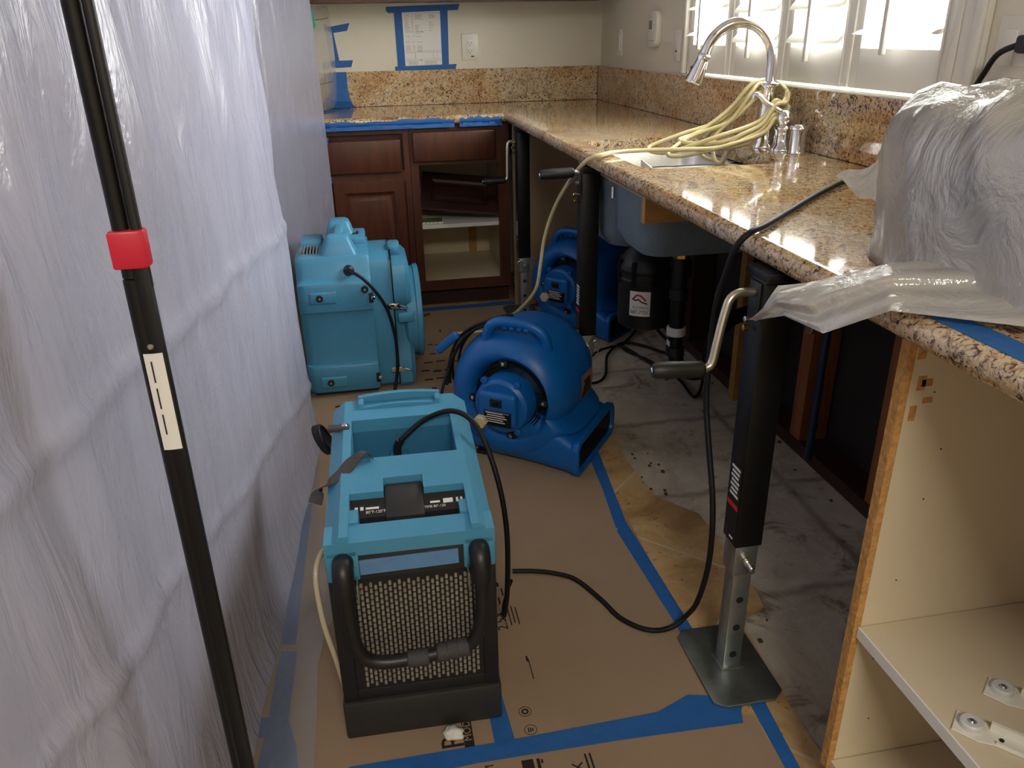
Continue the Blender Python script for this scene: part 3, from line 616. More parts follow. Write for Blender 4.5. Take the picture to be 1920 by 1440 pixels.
tbox(-.104, .106, -.075, .0, 0, .40)                    # plateau between recess and panel
for x0, x1 in ((-.104, -.042), (.032, .106)): tbox(x0, x1, -.118, -.075, 0, .40)     # plateau fingers
tbox(-.146, .146, FY-.004, -.198, -.010, .418)               # front lip
tbox(-.104, -.088, -.198, -.160, -.006, .40); tbox(.092, .106, -.198, -.160, -.006, .40)
for sx in (-1, 1):
    box(bm, sx*HW, sx*.090, FY-.004, FY+.03, .366, .43, bev=.004)          # blue corners around the handle pivots
mk('top_shell', bm, 'teal', t, smooth=25)
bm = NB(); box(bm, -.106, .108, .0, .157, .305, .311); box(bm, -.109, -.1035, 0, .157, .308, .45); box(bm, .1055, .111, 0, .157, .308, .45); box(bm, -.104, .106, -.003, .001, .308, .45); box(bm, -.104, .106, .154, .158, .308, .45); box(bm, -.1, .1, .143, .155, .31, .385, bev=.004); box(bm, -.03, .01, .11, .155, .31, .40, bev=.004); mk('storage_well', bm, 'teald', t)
# back carry handle (raised lip with a slot)
bm = NB(); N = 10
for x0, x1, y0, y1, h in ((-.09, -.078, .205, .247, .022), (.078, .09, .205, .247, .022), (-.09, .09, .233, .247, .024), (-.09, .09, .203, .211, .012)):
    if x1-x0 > .1:
        pts = [(x0+(x1-x0)*i/N, top(BY)-.02) for i in range(N+1)]+[(x1-(x1-x0)*i/N, top(BY)+h-.012+.006*sin(pi*i/N)) for i in range(N+1)]
        prism(bm, pts, -y1, -y0, T=AX['-Y'], bev=.003)
    else: box(bm, x0, x1, y0, y1, top(BY)-.02, top(BY)+h-.012, bev=.003)
mk('carry_handle', bm, 'teal', t, smooth=40)
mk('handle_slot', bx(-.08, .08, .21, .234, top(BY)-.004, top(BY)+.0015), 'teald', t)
# control panel
bm = NB(); prism(bm, [(-.118, .448), (-.150, .428), (-.152, .415), (-.118, .40)], -.104, .106, T=AX['X'] @ MX.Rotation(pi/2, 4, 'Z')); cp = mk('control_panel', bm, 'blackp', t)
bm = NB(); prism(bm, [(-.078, .452), (-.118, .452), (-.156, .428), (-.158, .405), (-.078, .405)], -.041, .031, T=AX['X'] @ MX.Rotation(pi/2, 4, 'Z'), bev=.004); mk('panel_cover', bm, 'shroud', cp)
bm = NB()
for x0, x1, y0, y1 in ((-.096, -.09, -.132, -.125), (-.086, -.08, -.132, -.125), (-.076, -.052, -.131, -.127), (.042, .06, -.131, -.127), (.066, .084, -.133, -.124), (.09, .094, -.133, -.124), (.098, .102, -.133, -.124)): box(bm, x0, x1, y0+.128, y1+.128, -.0002, .0006)
PT = MX.Translation((0, -.134, .4384)) @ MX.Rotation(R(32), 4, 'X'); bmesh.ops.transform(bm, matrix=PT, verts=bm.verts); mk('symbols', bm, 'label', cp)
text('lettering', '80°F-120°F', .008, PT @ MX.Translation((-.058, -.009, .0004)), 'label', cp); text('lettering', 'TIME 80°-120', .007, PT @ MX.Translation((.05, -.010, .0004)), 'label', cp)
bm = NB(); box(bm, -.09, .092, -.198, -.15, .385, .392)
for i in range(13): box(bm, -.085+.0137*i, -.085+.0137*i+.006, -.192, -.156, .39, .404, bev=.001)
mk('vent_louvers', bm, 'black', t)
bm = NB(); box(bm, -.092, .092, FY-.001, FY+.004, .366, .420, bev=.001); mk('name_plate', bm, 'shroud', t)
mk('tape_strip', bx(-.083, .088, FY-.0035, FY-.0015, .378, .408, T=MX.Translation((0, 0, .0)) @ MX.Rotation(R(-1), 4, 'Y')), 'tapew', t)
# folding U handle
for sx in (-1, 1):
    x = sx*.117; bm = NB(); tube(bm, [(x, FY+.01, .402), (x, FY-.012, .408), (x, FY-.026, .398), (x, FY-.031, .378), (x, FY-.031, .360)], .0185, n=16); mk('handle_sleeve', bm, 'rubber', t, smooth=60)
hp = [(-.117, FY-.031, .375), (-.116, FY-.031, .33), (-.113, FY-.031, .275), (-.106, FY-.031, .235), (-.09, FY-.031, .212), (-.06, FY-.031, .202), (-.01, FY-.031, .203), (.05, FY-.031, .210), (.085, FY-.031, .216), (.104, FY-.031, .236), (.114, FY-.031, .275), (.117, FY-.031, .33), (.117, FY-.031, .375)]
h = mk('folding_handle', tb(hp, .0125, n=16), 'rubber', t, smooth=70)
bm = NB()
for i, x in enumerate((.042, .06, .078)): lathe(bm, [(.0125, -.012), (.0165, -.010), (.0172, 0), (.0165, .010), (.0125, .012)], 16, 'X', (x, FY-.031, .209+.13*(x-.04)))
for i, x in enumerate((-.012, .006)): lathe(bm, [(.0125, -.011), (.0155, -.009), (.0155, .009), (.0125, .011)], 14, 'X', (x, FY-.031, .203))
mk('tape_wrap', bm, 'strap', h)
# bumpers, latch, strap
for sx in (-1, 1): mk('pivot_bracket', bx(sx*.0945, sx*.0975, FY-.03, FY, .335, .375, bev=.001), 'galv', t)
lat = mk('latch', bx(-HW-.006, -.108, .12, .142, top(.13)-.006, top(.13)+.004, bev=.003), 'strap', t); mk('rivet', cyl(.006, 0, .003, 12, c=(-.118, .131, top(.13)+.0035)), 'chrome', lat)
sp_ = spline([(-.062, .0, top(0)+.004), (-.075, -.005, top(0)+.018), (-.098, -.022, top(0)+.010), (-.118, -.045, top(0)-.002), (-.145, -.06, top(0)-.012), (-.165, -.055, top(0)-.03), (-.172, -.075, top(0)-.045)], 5)
bm = NB(); prev = None
for i, q in enumerate(sp_):
    tt = (sp_[min(i+1, len(sp_)-1)]-sp_[max(0, i-1)]).normalized(); nn = V((-tt.y, tt.x, .25*sin(i*.35))).normalized()
    a, b = bm.verts.new(q+nn*.013), bm.verts.new(q-nn*.013)
    if prev: bm.faces.new((prev[0], a, b, prev[1]))
    prev = (a, b)
bmesh.ops.recalc_face_normals(bm, faces=bm.faces[:]); bmesh.ops.solidify(bm, geom=bm.faces[:], thickness=.002); mk('cord_strap', bm, 'strap', t, smooth=60)
# cord, side cable bundle, drain hose
gr = mk('cord_gland', tb([(-.012, .125, .392), (-.012, .125, .42), (-.004, .122, .438)], .009, n=12), 'blackp', t, smooth=60)
cd_ = [(-.004, .122, .438), (.05, .13, .478), (.11, .105, .505), (.155, .06, .485), (.185, .0, .40), (.2, -.02, .28), (.2, -.01, .12), (.195, .02, .02), (.21, .10, -.003), (.235, .17, -.003)]
mk('power_cord', tb(cd_, .0058, n=10), 'cord', t, smooth=70)
bm = NB()
for k in range(5): 
    pts = [(-.152-.003*k-.014*(1+cos(R(a))), .19+.03*sin(R(a))+.005*k, top(.16)-.055+.03*sin(R(a)+1.57)-.003*k) for a in range(0, 361, 30)]
    tube(bm, pts, .0045, n=8, k=3)
mk('cord_bundle', bm, 'cord', t, smooth=60)
mk('drain_hose', tb([(-.146, -.09, .33), (-.165, -.12, .345), (-.178, -.16, .32), (-.172, -.19, .24), (-.158, -.2, .16), (-.15, -.2, .10), (-.148, -.18, .05)], .0055, n=10), 'hose', t, smooth=70)

# ------------------------------------------------------------------ air scrubber (the rear teal machine)
t = thing('air_scrubber', 'tall teal rotomolded air scrubber standing against the plastic sheet', 'air scrubber', (-1.515, -1.562, .0095), R(0))
# body profile in y (front 0 .. back .40) and z, extruded along x
def prof(zs):
    return [(y, z) for y, z in zs]+[(.40-y, z) for y, z in zs[::-1]]
body = prof([(.03, .006), (.008, .018), (0, .04), (0, .115), (.004, .122), (.014, .126), (.016, .135), (.016, .315), (.013, .325), (.002, .331), (0, .34), (0, .425), (.004, .434), (.02, .440), (.030, .452), (.038, .50), (.052, .518), (.075, .522)])
bm = NB(); loops = []
for x, i in ((-.03, .03), (-.02, .01), (-.0, 0), (.205, 0), (.222, .002), (.228, .008)):
    cyy, czz = .2, .26; loops.append([(x, cyy+(y-cyy)*(1-i*2.2), czz+(z-czz)*(1-i*1.2)) for y, z in body])
loft(bm, loops)
mk('body', bm, 'teal', t, smooth=35)
# neck section toward the filter housing
body2 = prof([(.06, .006), (.045, .02), (.042, .05), (.042, .46), (.052, .492), (.075, .505)])
bm = NB(); loft(bm, [[(x, y, z) for y, z in body2] for x in (.22, .268, .302)]); mk('filter_housing', bm, 'teal', t)
bm = NB(); g3 = prof([(.058, .004), (.040, .02), (.037, .05), (.037, .462), (.048, .497), (.075, .510)]); loft(bm, [[(x, y, z) for y, z in g3] for x in (.302, .307)]); mk('gasket', bm, 'black', t)
cv = prof([(.05, .002), (.036, .02), (.034, .09), (.045, .12), (.058, .20), (.058, .31), (.034, .34), (.030, .36), (.030, .445), (.045, .475), (.085, .485)])
bm = NB(); loft(bm, [[(x, y, z) for y, z in cv] for x in (.307, .318, .352)]+[[(.368, .2+(y-.2)*.9, .25+(z-.25)*.93) for y, z in cv]])
box(bm, .30, .345, .15, .25, .48, .523, bev=.01); mk('filter_cover', bm, 'teal', t)
bm = NB(); box(bm, .315, .375, .022, .05, .262, .30, bev=.008); mk('lower_boss', bm, 'teal', t)
mk('intake_ring', lt([(.13, .33), (.168, .35), (.172, .385), (.178, .388), (.18, .404), (.170, .408), (.16, .402), (.155, .37), (.0, .368)], 48, 'X', (0, .2, .252)), 'teal', t)
for z in (.325, .075):
    lt_ = mk('latch', bx(.275, .325, .026, .034, z-.008, z+.012, bev=.002), 'chrome', t); bm = NB(); tube(bm, [(.318, .03, z+.006), (.345, .026, z-.002), (.35, .028, z-.008), (.32, .03, z-.007)], .002, n=6); mk('wire_loop', bm, 'chrome', lt_)
for x, z in ((.045, .385), (.205, .408), (.05, .06)):
    if x < .1: mk('bolt_pad', bx(x-.035, x+.06, -.006, .006, z-.022, z+.022, bev=.006, seg=3), 'teal', t)
    b = mk('bolt', lt([(0, -.010), (.012, -.010), (.013, -.006), (.013, 0), (0, 0)], 16, 'Y', (x, 0, z)), 'blackp', t); mk('hex_socket', cyl(.005, -.0115, -.009, 6, 'Y', (x, 0, z)), 'galv', b)
for z in (.375, .065): mk('clip_tab', bx(.217, .232, -.004, .004, z-.018, z+.018, bev=.001), 'blackp', t); mk('rivet', cyl(.007, -.009, -.004, 12, 'Y', (.232, 0, z)), 'chrome', t)
# handle saddles on top
bm = NB()
def hump(y0, y1, x0, x1, z0, z1):
    loft(bm, [[(x, y, z) for x, y in rrect(x0+i, x1-i, y0+j, y1-j, .014, 3)] for i, j, z in ((0, 0, z0), (.012, .004, z0+.015), (.03, .012, z1-.02), (.036, .018, z1-.006), (.044, .026, z1))])
hump(.055, .16, .05, .20, .505, .585); hump(.25, .36, .055, .20, .505, .60)
box(bm, .108, .145, .11, .31, .556, .588, bev=.014, seg=4); mk('carry_handle', bm, 'teal', t, smooth=45)
mk('top_ledge', bx(.15, .222, .205, .37, .50, .548, bev=.008), 'teal', t); mk('rear_ledge', bx(-.02, .06, .22, .37, .50, .535, bev=.01), 'teal', t)
sw = mk('switch', bx(.172, .198, .26, .30, .547, .551, bev=.001), 'blackp', t); mk('rocker', bx(.176, .188, .268, .292, .551, .554, bev=.001), 'lcd', sw)
bm = NB(); box(bm, -.015, .05, .10, .2, .505, .522)
for i in range(6): box(bm, -.012+.011*i, -.006+.011*i, .10, .20, .522, .53)
mk('outlet_grille', bm, 'galv', t)
mk('cord_gland', lt([(0, .014), (.019, .01), (.019, -.006), (.012, -.016), (0, -.016)], 18, 'Y', (.155, .03, .472)), 'blackp', t)
mk('power_cord', tb([(.155, .01, .472), (.18, -.012, .468), (.215, -.024, .44), (.25, -.02, .39), (.28, .0, .32), (.298, .008, .22), (.30, .008, .12), (.288, .0, .04), (.27, -.02, .005), (.20, -.06, -.003), (.06, -.09, -.003)], .006, n=10), 'cord', t, smooth=70)
mk('base', bx(-.01, .22, .03, .37, 0, .012), 'blackp', t)

# ------------------------------------------------------------------ countertop jacks
def jack(x, y, zb, crank_pts, label, pin, grip, dy=0):
    t = thing('support_jack', label, 'jack', (x, y, 0), 0, 'screw jacks propping the countertop')
    z0 = .011
    bm = NB(); prism(bm, [(-.075, -.10+dy), (-.05, -.115+dy), (.05, -.115+dy), (.075, -.095+dy), (.075, .09+dy), (.055, .11+dy), (-.055, .11+dy), (-.075, .09+dy)], z0, z0+.008, bev=.003); box(bm, -.026, .026, -.026, .026, z0+.006, z0+.013, bev=.004) ; mk('base_plate', bm, 'zinc', t)
    bm = NB(); box(bm, -.0195, .0195, -.0195, .0195, .018, zb, bev=.003); it = mk('inner_tube', bm, 'galv', t)
    for z in (.055, .125, .195, .255):
        if z < zb-.10: mk('hole', cyl(.0075, -.0203, -.0192, 16, 'Y', (0, 0, z)), 'dark', it)
    mk('collar', bx(-.024, .024, -.024, .024, zb-.07, zb+.01, bev=.003), 'galv', t)
    mk('outer_tube', bx(-.0275, .0275, -.0285, .0285, zb, .856, bev=.003), 'black', t)
    mk('head_plate', bx(-.03, .03, -.04, .04, .856, .8725, bev=.002), 'black', t)
    if pin == 'bolt':
        b = mk('pin', cyl(.008, -.036, -.024, 14, 'Y', (0, 0, zb-.035)), 'crank', t); mk('pin_tip', cyl(.0055, -.054, -.036, 12, 'Y', (0, 0, zb-.035)), 'chrome', b)
    else:
        b = mk('pin', cyl(.006, -.045, .04, 12, 'Y', (pin*.0, 0, zb-.035)), 'crank', t)
        bm = tb([(0, -.04, zb-.035), (pin*.022, -.044, zb-.01), (pin*.034, -.04, zb-.018), (pin*.03, -.036, zb-.06), (pin*.012, -.036, zb-.058)], .0022, n=6); mk('pin_clip', bm, 'chrome', b)
    # gear boss, crank, grip
    mk('boss', bx(-.033, -.027, -.018, .018, .79, .852, bev=.003), 'blackp', t); mk('boss_bolt', cyl(.0055, -.045, -.033, 10, 'X', (0, .004, .768)), 'brass', t); mk('stop_pin', cyl(.005, -.052, -.028, 10, 'X', (0, -.012, .79)), 'chrome', t)
    c = mk('crank', tb(crank_pts, .0078, n=12, k=5), 'crank', t, smooth=70)
    a, b = V(grip[0]), V(grip[1]); tmp = lt([(0, 0), (.0105, .001), (.0145, .006), (.0148, .05), (.0155, .06), (.0148, .07), (.014, (b-a).length-.006), (.011, (b-a).length), (0, (b-a).length)], 18)
    bmesh.ops.transform(tmp, matrix=MX.Translation(a) @ (b-a).normalized().to_track_quat('Z', 'Y').to_matrix().to_4x4(), verts=tmp.verts); g = mk('grip', tmp, 'blackp', c)
    e = b+(b-a).normalized()*.002; tmp = cyl(.006, 0, .003, 10); bmesh.ops.transform(tmp, matrix=MX.Translation(b) @ (b-a).normalized().to_track_quat('Z', 'Y').to_matrix().to_4x4(), verts=tmp.verts); mk('grip_end', tmp, 'chrome', g)
    # warning label on the aisle side
    lb = mk('warning_label', bx(-.0283, -.0276, -.022, .022, zb+.03, zb+.17), 'blackp', t)
    bm = NB()
    for i in range(7): box(bm, -.0287, -.0282, -.017+.002*(i % 3), .016-.003*(i % 2), zb+.16-.0095*i, zb+.165-.0095*i)
    mk('print', bm, 'label', lb); mk('red_band', bx(-.0287, -.0282, -.021, .021, zb+.078, zb+.088), 'red', lb); mk('white_tick', bx(-.0287, -.0282, -.014, .0, zb+.012, zb+.016), 'label', lb)
    return t
jack(-.612, -3.132, .328, [(-.03, 0, .832), (-.060, -.004, .834), (-.078, -.008, .826), (-.088, -.012, .80), (-.100, -.020, .755), (-.108, -.025, .722), (-.116, -.026, .713), (-.128, -.026, .711)], 'nearest black and galvanized screw jack with grey cranked handle', 'bolt', ((-.122, -.026, .711), (-.215, -.026, .716)))
jack(-.606, -1.962, .335, [(-.03, 0, .822), (-.052, -.002, .824), (-.062, -.02, .83), (-.064, -.06, .846), (-.066, -.105, .866), (-.07, -.118, .872), (-.085, -.12, .873)], 'middle screw jack with crank turned up toward the sink edge', 1, ((-.078, -.12, .873), (-.178, -.122, .871)), .06)
jack(-.592, -.845, .305, [(-.03, 0, .812), (-.052, 0, .815), (-.064, -.002, .805), (-.067, -.006, .76), (-.069, -.01, .68), (-.072, -.011, .662), (-.085, -.011, .655)], 'farthest screw jack standing at the inner corner of the counter', -1, ((-.078, -.011, .655), (-.178, -.011, .653)), .07)
# ------------------------------------------------------------------ plastic sheeting on the left, zip pole
def ridge(z, zc, w): return max(0, 1-abs(z-zc)/w)
def sheet_x(y, z):
    x = -1.515-.062*max(0, -y-2.0)/1.0 if y < -2 else -1.515-.045*max(0, (y+1.85))/.29
    x -= .022*z*(1 if y < -2 else .6)
    x += min(1, .25+.9*z)*(.010*sin(2*pi*(1.35*y+.22*z))+.006*sin(2*pi*(3.1*y-.5*z+.2))+.003*sin(2*pi*(6.3*y+1.2*z))*(.4+.6*z))
    x += .004*sin(2*pi*(2.2*z+1.7*y))*max(0, 1-abs(z-1.1))
    f1 = .70+.075*(-y-1.6); x += .010*ridge(z, f1, .02); f2 = .14+.21*(-y-1.6); x += .008*ridge(z, f2, .02)
    if y < -3.55: x += .03*sin((y+3.55)*7)*(.5+.5*sin(3*z+1)) 
    if z < .12: x += .02*(1-z/.12)**2
    return x
bm = surf(lambda u, v: V((sheet_x(-5.4+3.765*u, .012+2.485*v), -5.4+3.765*u, .012+2.485*v)), 260, 150)
mk('plastic_sheet', bm, 'sheet', smooth=180, label='long translucent plastic sheet wall along the left behind the pole', cat='plastic sheet')
def sheet2(u, v):
    y = -1.80+1.135*u; z = .012+2.485*v; x = -1.66+.22*u**1.6+.012*sin(2*pi*(3.2*u+.25*v))+.006*sin(2*pi*(7*u+.9*v))
    return V((x-.02*(1-u)*0, y+.05*(1-v)*0, z))
bm = surf(sheet2, 60, 60); mk('plastic_sheet', bm, 'sheet', smooth=180, label='farther plastic sheet hanging beside the cherry cabinet behind blue machine', cat='plastic sheet')
edge_ = [(-1.60, -4.2), (-1.48, -4.2), (-1.47, -3.6), (-1.466, -3.35), (-1.463, -3.216), (-1.462, -3.074), (-1.465, -2.97), (-1.452, -2.864), (-1.43, -2.80), (-1.44, -2.65), (-1.47, -2.5), (-1.49, -2.2), (-1.50, -1.95), (-1.52, -1.95), (-1.53, -2.4), (-1.575, -3.0), (-1.62, -3.6)]
bm = NB(); bm.faces.new([bm.verts.new((x, y, .0138)) for x, y in edge_]); mk('plastic_floor_flap', bm, 'flap', smooth=0, label='clear plastic flap lying over blue tape at foot of the sheet', cat='plastic sheet')
t = thing('zip_pole', 'tall black telescoping pole with red clip before the plastic sheet', 'pole', (-1.523, -3.452, .0095))
mk('outer_tube', cyl(.0095, .012, 1.0, 24), 'black', t); mk('upper_tube', cyl(.0088, 1.0, 2.47, 24), 'black', t); mk('side_rod', cyl(.0055, .99, 2.3, 16, c=(.0155, -.003, 0)), 'blackp', t)
bm = NB(); prism(bm, [(-.012, -.0125), (.016, -.0125), (.0225, -.008), (.0225, .007), (.016, .012), (-.012, .012)], 1.012, 1.052, bev=.003); mk('clip', bm, 'red', t)
mk('foot', cyl(.018, 0, .02, 20), 'rubber', t); mk('head', cyl(.03, 2.455, 2.4895, 20), 'blackp', t)
mk('side_channel', bx(.004, .0195, -.0085, .003, .2, 1.02, bev=.002), 'black', t)
bm = surf(lambda u, v: V((-.003+.020*u, -.0098-.0012*sin(pi*u), .80+.118*v)), 10, 2); lb = mk('label', bm, 'label', t)
a = R(-82)
for i, (s, z, sz) in enumerate((('- - - -  -----.com', .865, .0052),)):
    bm = NB()
    for k in range(3): box(bm, -.0008, .0008, -.0002, .0002, z-.045+.032*k, z-.020+.032*k, T=MX.Translation((.004, -.0113, 0)))
    mk('print', bm, 'ink', lb)
mk('rivet', cyl(.0035, -.017, -.013, 12, '-Y', (.006, -.024, .925)), 'crank', t)

# ------------------------------------------------------------------ builder's paper and blue tape on the floor
P0, P1, P2 = TZ, TZ+.0012, TZ+.0018
far = [(-2.3, -.60), (-.615, -.595), (-.62, -.9), (-.628, -1.5), (-.636, -2.0), (-.645, -2.6), (-.655, -3.27), (-2.3, -3.27)]
near = [(-2.3, -3.262), (-.62, -3.268), (-.608, -3.6), (-.60, -6.2), (-2.3, -6.2)]
t = mk('floor_paper', prism(NB(), far, P0, P1-.0004), 'paper', smooth=0, label='long brown paper floor cover under the machines', cat='floor paper')
def ink(name, polys, parent, z=P1-.0003, m='ink', **k):
    bm = NB()
    for p in polys: prism(bm, p, z-.0001, z+.0002)
    return mk(name, bm, m, parent, smooth=0, **k)
def rect(x, y, wx, wy, rot=0):
    c, s = cos(rot), sin(rot); return [(x+c*a-s*b, y+s*a+c*b) for a, b in ((-wx, -wy), (wx, -wy), (wx, wy), (-wx, wy))]
TXT = lambda x, y, z=P1-.0001, r=90: MX.Translation((x, y, z)) @ MX.Rotation(R(r), 4, 'Z')
text('printed_letter', 'R', .062, TXT(-1.203, -3.214), 'ink', t)
b = ink('printed_box', [rect(-1.1745, -3.19, .0095, .068)], t); text('lettering', 'MODEL', .021, TXT(-1.1745, -3.185, P1+.0002), 'paper', b)
text('printed_number', '2.5X', .034, TXT(-1.056, -2.90), 'ink', t)
ink('printed_lines', [rect(-1.036+.009*i, -2.89+.006*(i % 2), .0014, .03) for i in range(3)]+[rect(-1.05, -2.83, .002, .012), rect(-1.038, -2.80, .002, .014), rect(-1.045, -2.77, .003, .008)], t)
def circ(x, y, r, w): 
    n = 28; return [[(x+(r+s)*cos(2*pi*(i+j)/n), y+(r+s)*sin(2*pi*(i+j)/n)) for s, j in ((0, 0), (w, 0), (w, 1), (0, 1))] for i in range(n)]
ink('recycle_mark', circ(-1.056, -3.171, .0115, .0012)+[rect(-1.056+.0052*cos(R(a)), -3.171+.0052*sin(R(a)), .0036, .0017, R(a+90)) for a in (20, 92, 164, 236, 308)], t)
ink('round_mark', circ(-1.054, -3.217, .0112, .0012)+[rect(-1.058+.004*i, -3.217, .0011, .006-.001*i) for i in range(3)], t); ink('printed_arrow', circ(-1.062, -2.835, .012, .0012)+[rect(-1.062, -2.835, .0012, .009), rect(-1.066, -2.835, .002, .004)], t)
ink('side_print', [rect(-1.021+.002*k, -3.06+.0, .0011, .03) for k in range(1)]+[rect(-1.0235, -3.03, .002, .008)], t)
for i, (x, y, wx, wy, n) in enumerate(((-1.04, -.69, .005, .02, 3), (-1.0, -.93, .004, .018, 1), (-1.045, -1.10, .012, .006, 2), (-1.043, -1.20, .014, .006, 2), (-1.035, -1.30, .022, .006, 3), (-1.035, -1.39, .02, .007, 4), (-1.03, -1.47, .02, .006, 4), (-.96, -1.72, .004, .03, 2), (-1.0, -1.93, .014, .008, 3), (-.99, -2.03, .02, .008, 4), (-1.1, -1.58, .012, .02, 2))):
    ink('printed_text', [rect(x+wx*2.3*(k-(n-1)/2), y+.006*((k*7+i) % 3-1), wx*.8, wy) for k in range(n)], t)
t = mk('floor_paper', prism(NB(), near, P1-.0004, P1+.0001), 'paper', smooth=0, label='nearest brown paper piece beyond the broad tape seam', cat='floor paper')
ink('printed_block', [rect(-1.075, -3.296, .011, .012)], t, z=P1+.0003); ink('printed_text', [rect(-1.055, -3.297, .003, .012), rect(-1.048, -3.292, .002, .004)], t, z=P1+.0003)
text('printed_letter', 'X', .03, TXT(-.985, -3.318, P1+.0004), 'ink', t); ink('printed_lines', [rect(-.967+.009*k, -3.312, .0018, .02) for k in range(2)], t, z=P1+.0003); text('printed_word', 'RAM', .024, TXT(-1.145, -3.305, P1+.0004), 'ink', t)

def tape(poly, label, z=P1+.0002, h=.0005, m='tape', name='blue_tape_strip', grp='blue painter tape on the floor'):
    return mk(name, prism(NB(), poly, z, z+h), m, smooth=0, label=label, cat='tape', group=grp)
tape([(-.612, -.72), (-.575, -.72), (-.598, -1.6), (-.618, -2.2), (-.633, -2.35), (-.655, -2.58), (-.66, -2.60), (-.690, -2.60), (-.668, -2.40), (-.655, -2.2), (-.635, -1.6)], 'blue tape strip along the paper edge from the corner past the blower')
tape([(-.663, -2.58), (-.655, -2.575), (-.650, -2.7), (-.640, -3.06), (-.634, -3.21), (-.664, -3.21), (-.672, -3.0), (-.692, -2.615), (-.682, -2.598)], 'blue tape strip from the blower outlet to the jack base', z=P1+.0008)
tape([(-.612, -3.22), (-.580, -3.22), (-.588, -3.33), (-.60, -3.55), (-.63, -3.55), (-.618, -3.38)], 'blue tape strip running from the nearest jack base toward the camera')
tape([(-1.40, -3.236), (-1.1, -3.235), (-.80, -3.226), (-.725, -3.196), (-.690, -3.205), (-.645, -3.232), (-.630, -3.243), (-.638, -3.255), (-.648, -3.284), (-.9, -3.276), (-1.16, -3.274), (-1.40, -3.283)], 'broad blue tape seam crossing the paper in front of the dehumidifier', z=P1+.0014)
tape([(-1.128, -3.08), (-1.096, -3.08), (-1.088, -3.24), (-1.127, -3.24)], 'short blue tape tab under the dehumidifier front corner', z=P1+.0002)
tape([(-1.540, -2.30), (-1.508, -2.30), (-1.510, -2.437), (-1.517, -2.885), (-1.549, -2.879), (-1.541, -2.431)], 'blue tape strip under the clear flap, the farther left length', z=P1+.0002)
tape([(-1.549, -2.901), (-1.513, -2.908), (-1.517, -3.10), (-1.50, -3.16), (-1.478, -3.30), (-1.575, -3.30), (-1.56, -3.135), (-1.60, -3.125), (-1.60, -3.082), (-1.556, -3.085)], 'blue tape strip under the clear flap with torn cross end', z=P1+.0002)
tape([(-1.5, -.60), (-.60, -.578), (-.585, -.628), (-1.5, -.652)], 'blue tape strip across the paper before the cherry cabinets', z=P1+.0008)

# ------------------------------------------------------------------ back wall paper and tape
t = thing('posted_form', 'printed form page taped to the back wall with blue tape', 'paper', (-.92, 0, 1.22))
def wpoly(pts, y, d=.0004):      # polygon on the back wall, facing the room
    bm = NB(); prism(bm, [(x+.92, z-1.22) for x, z in pts], -y, -y+d, T=MX.Rotation(pi/2, 4, 'X')); return bm
def wp(name, pts, y, m, parent, d=.0004):
    bm = NB(); prism(bm, [(x+.92, z-1.22) for x, z in pts], y, y+d, T=AX['-Y']); return mk(name, bm, m, parent, smooth=0)
pg = wp('page', [(-1.025, 1.347), (-.829, 1.353), (-.834, 1.10), (-1.022, 1.10)], .0006, 'label', t)
bm = NB(); rr = random.Random(5)
def wr(x0, x1, z0, z1): prism(bm, [(x+.92, z-1.22) for x, z in ((x0, z0), (x1, z0), (x1, z1), (x0, z1))], .001, .0012, T=AX['-Y'])
for z in (1.341, 1.169, 1.162, 1.131, 1.124): wr(-1.018, -.838, z, z+.0009)
for k in range(15):
    z = 1.332-.0058*k
    if k != 14: wr(-1.013, -1.013+rr.uniform(.015, .03), z, z+.0012)
    wr(-.977, -.972, z, z+.002)
    if k not in (4, 5, 6, 7): wr(-.962, -.962+rr.uniform(.014, .045), z, z+.0014)
    if k in (0, 1, 2, 6, 7, 8, 10, 12): wr(-.892, -.892+rr.uniform(.01, .03), z, z+.0014)
for z in (1.236, 1.21, 1.192, 1.186, 1.18, 1.174):
    wr(-1.013, -.99, z, z+.0012); wr(-.975, -.969, z, z+.002); wr(-.958, -.93, z, z+.0013)
wr(-.934, -.924, 1.255, 1.259); wr(-.957, -.932, 1.1655, 1.1675); wr(-.947, -.935, 1.127, 1.129); wr(-.969, -.9675, 1.131, 1.162); wr(-.937, -.936, 1.103, 1.124); wr(-.878, -.877, 1.131, 1.168); wr(-.86, -.859, 1.131, 1.168)
for k in range(5): wr(-1.005, -.955-.01*(k % 2), 1.106+.0035*k, 1.107+.0035*k); wr(-.925, -.855-.008*(k % 3), 1.106+.0035*k, 1.107+.0035*k)
mk('print', bm, 'lcd', pg, smooth=0)
for nm, pts, y in (('tape_strip', [(-1.062, 1.36), (-1.023, 1.36), (-1.022, 1.09), (-1.06, 1.09)], .0014), ('tape_strip', [(-.834, 1.365), (-.796, 1.365), (-.802, 1.09), (-.836, 1.09)], .0014), ('tape_strip', [(-1.098, 1.372), (-.736, 1.3805), (-.741, 1.362), (-.745, 1.353), (-.75, 1.353), (-1.09, 1.344), (-1.1, 1.355)], .002), ('tape_strip', [(-1.074, 1.10), (-.762, 1.1045), (-.769, 1.0805), (-1.075, 1.0815)], .002)): wp(nm, pts, y, 'tape', t)
t = thing('wall_tape', 'bracket-shaped blue tape on back wall left of the form', 'tape', (-.92, 0, 1.22))
wp('tape_strip', [(-1.40, 1.26), (-1.363, 1.262), (-1.346, 1.13), (-1.358, 1.10), (-1.39, 1.10)], .0006, 'tape', t); wp('tape_strip', [(-1.40, 1.283), (-1.281, 1.303), (-1.295, 1.268), (-1.38, 1.257), (-1.40, 1.257)], .0011, 'tape', t); wp('tape_strip', [(-1.39, 1.133), (-1.28, 1.134), (-1.291, 1.102), (-1.39, 1.099)], .0011, 'tape', t)
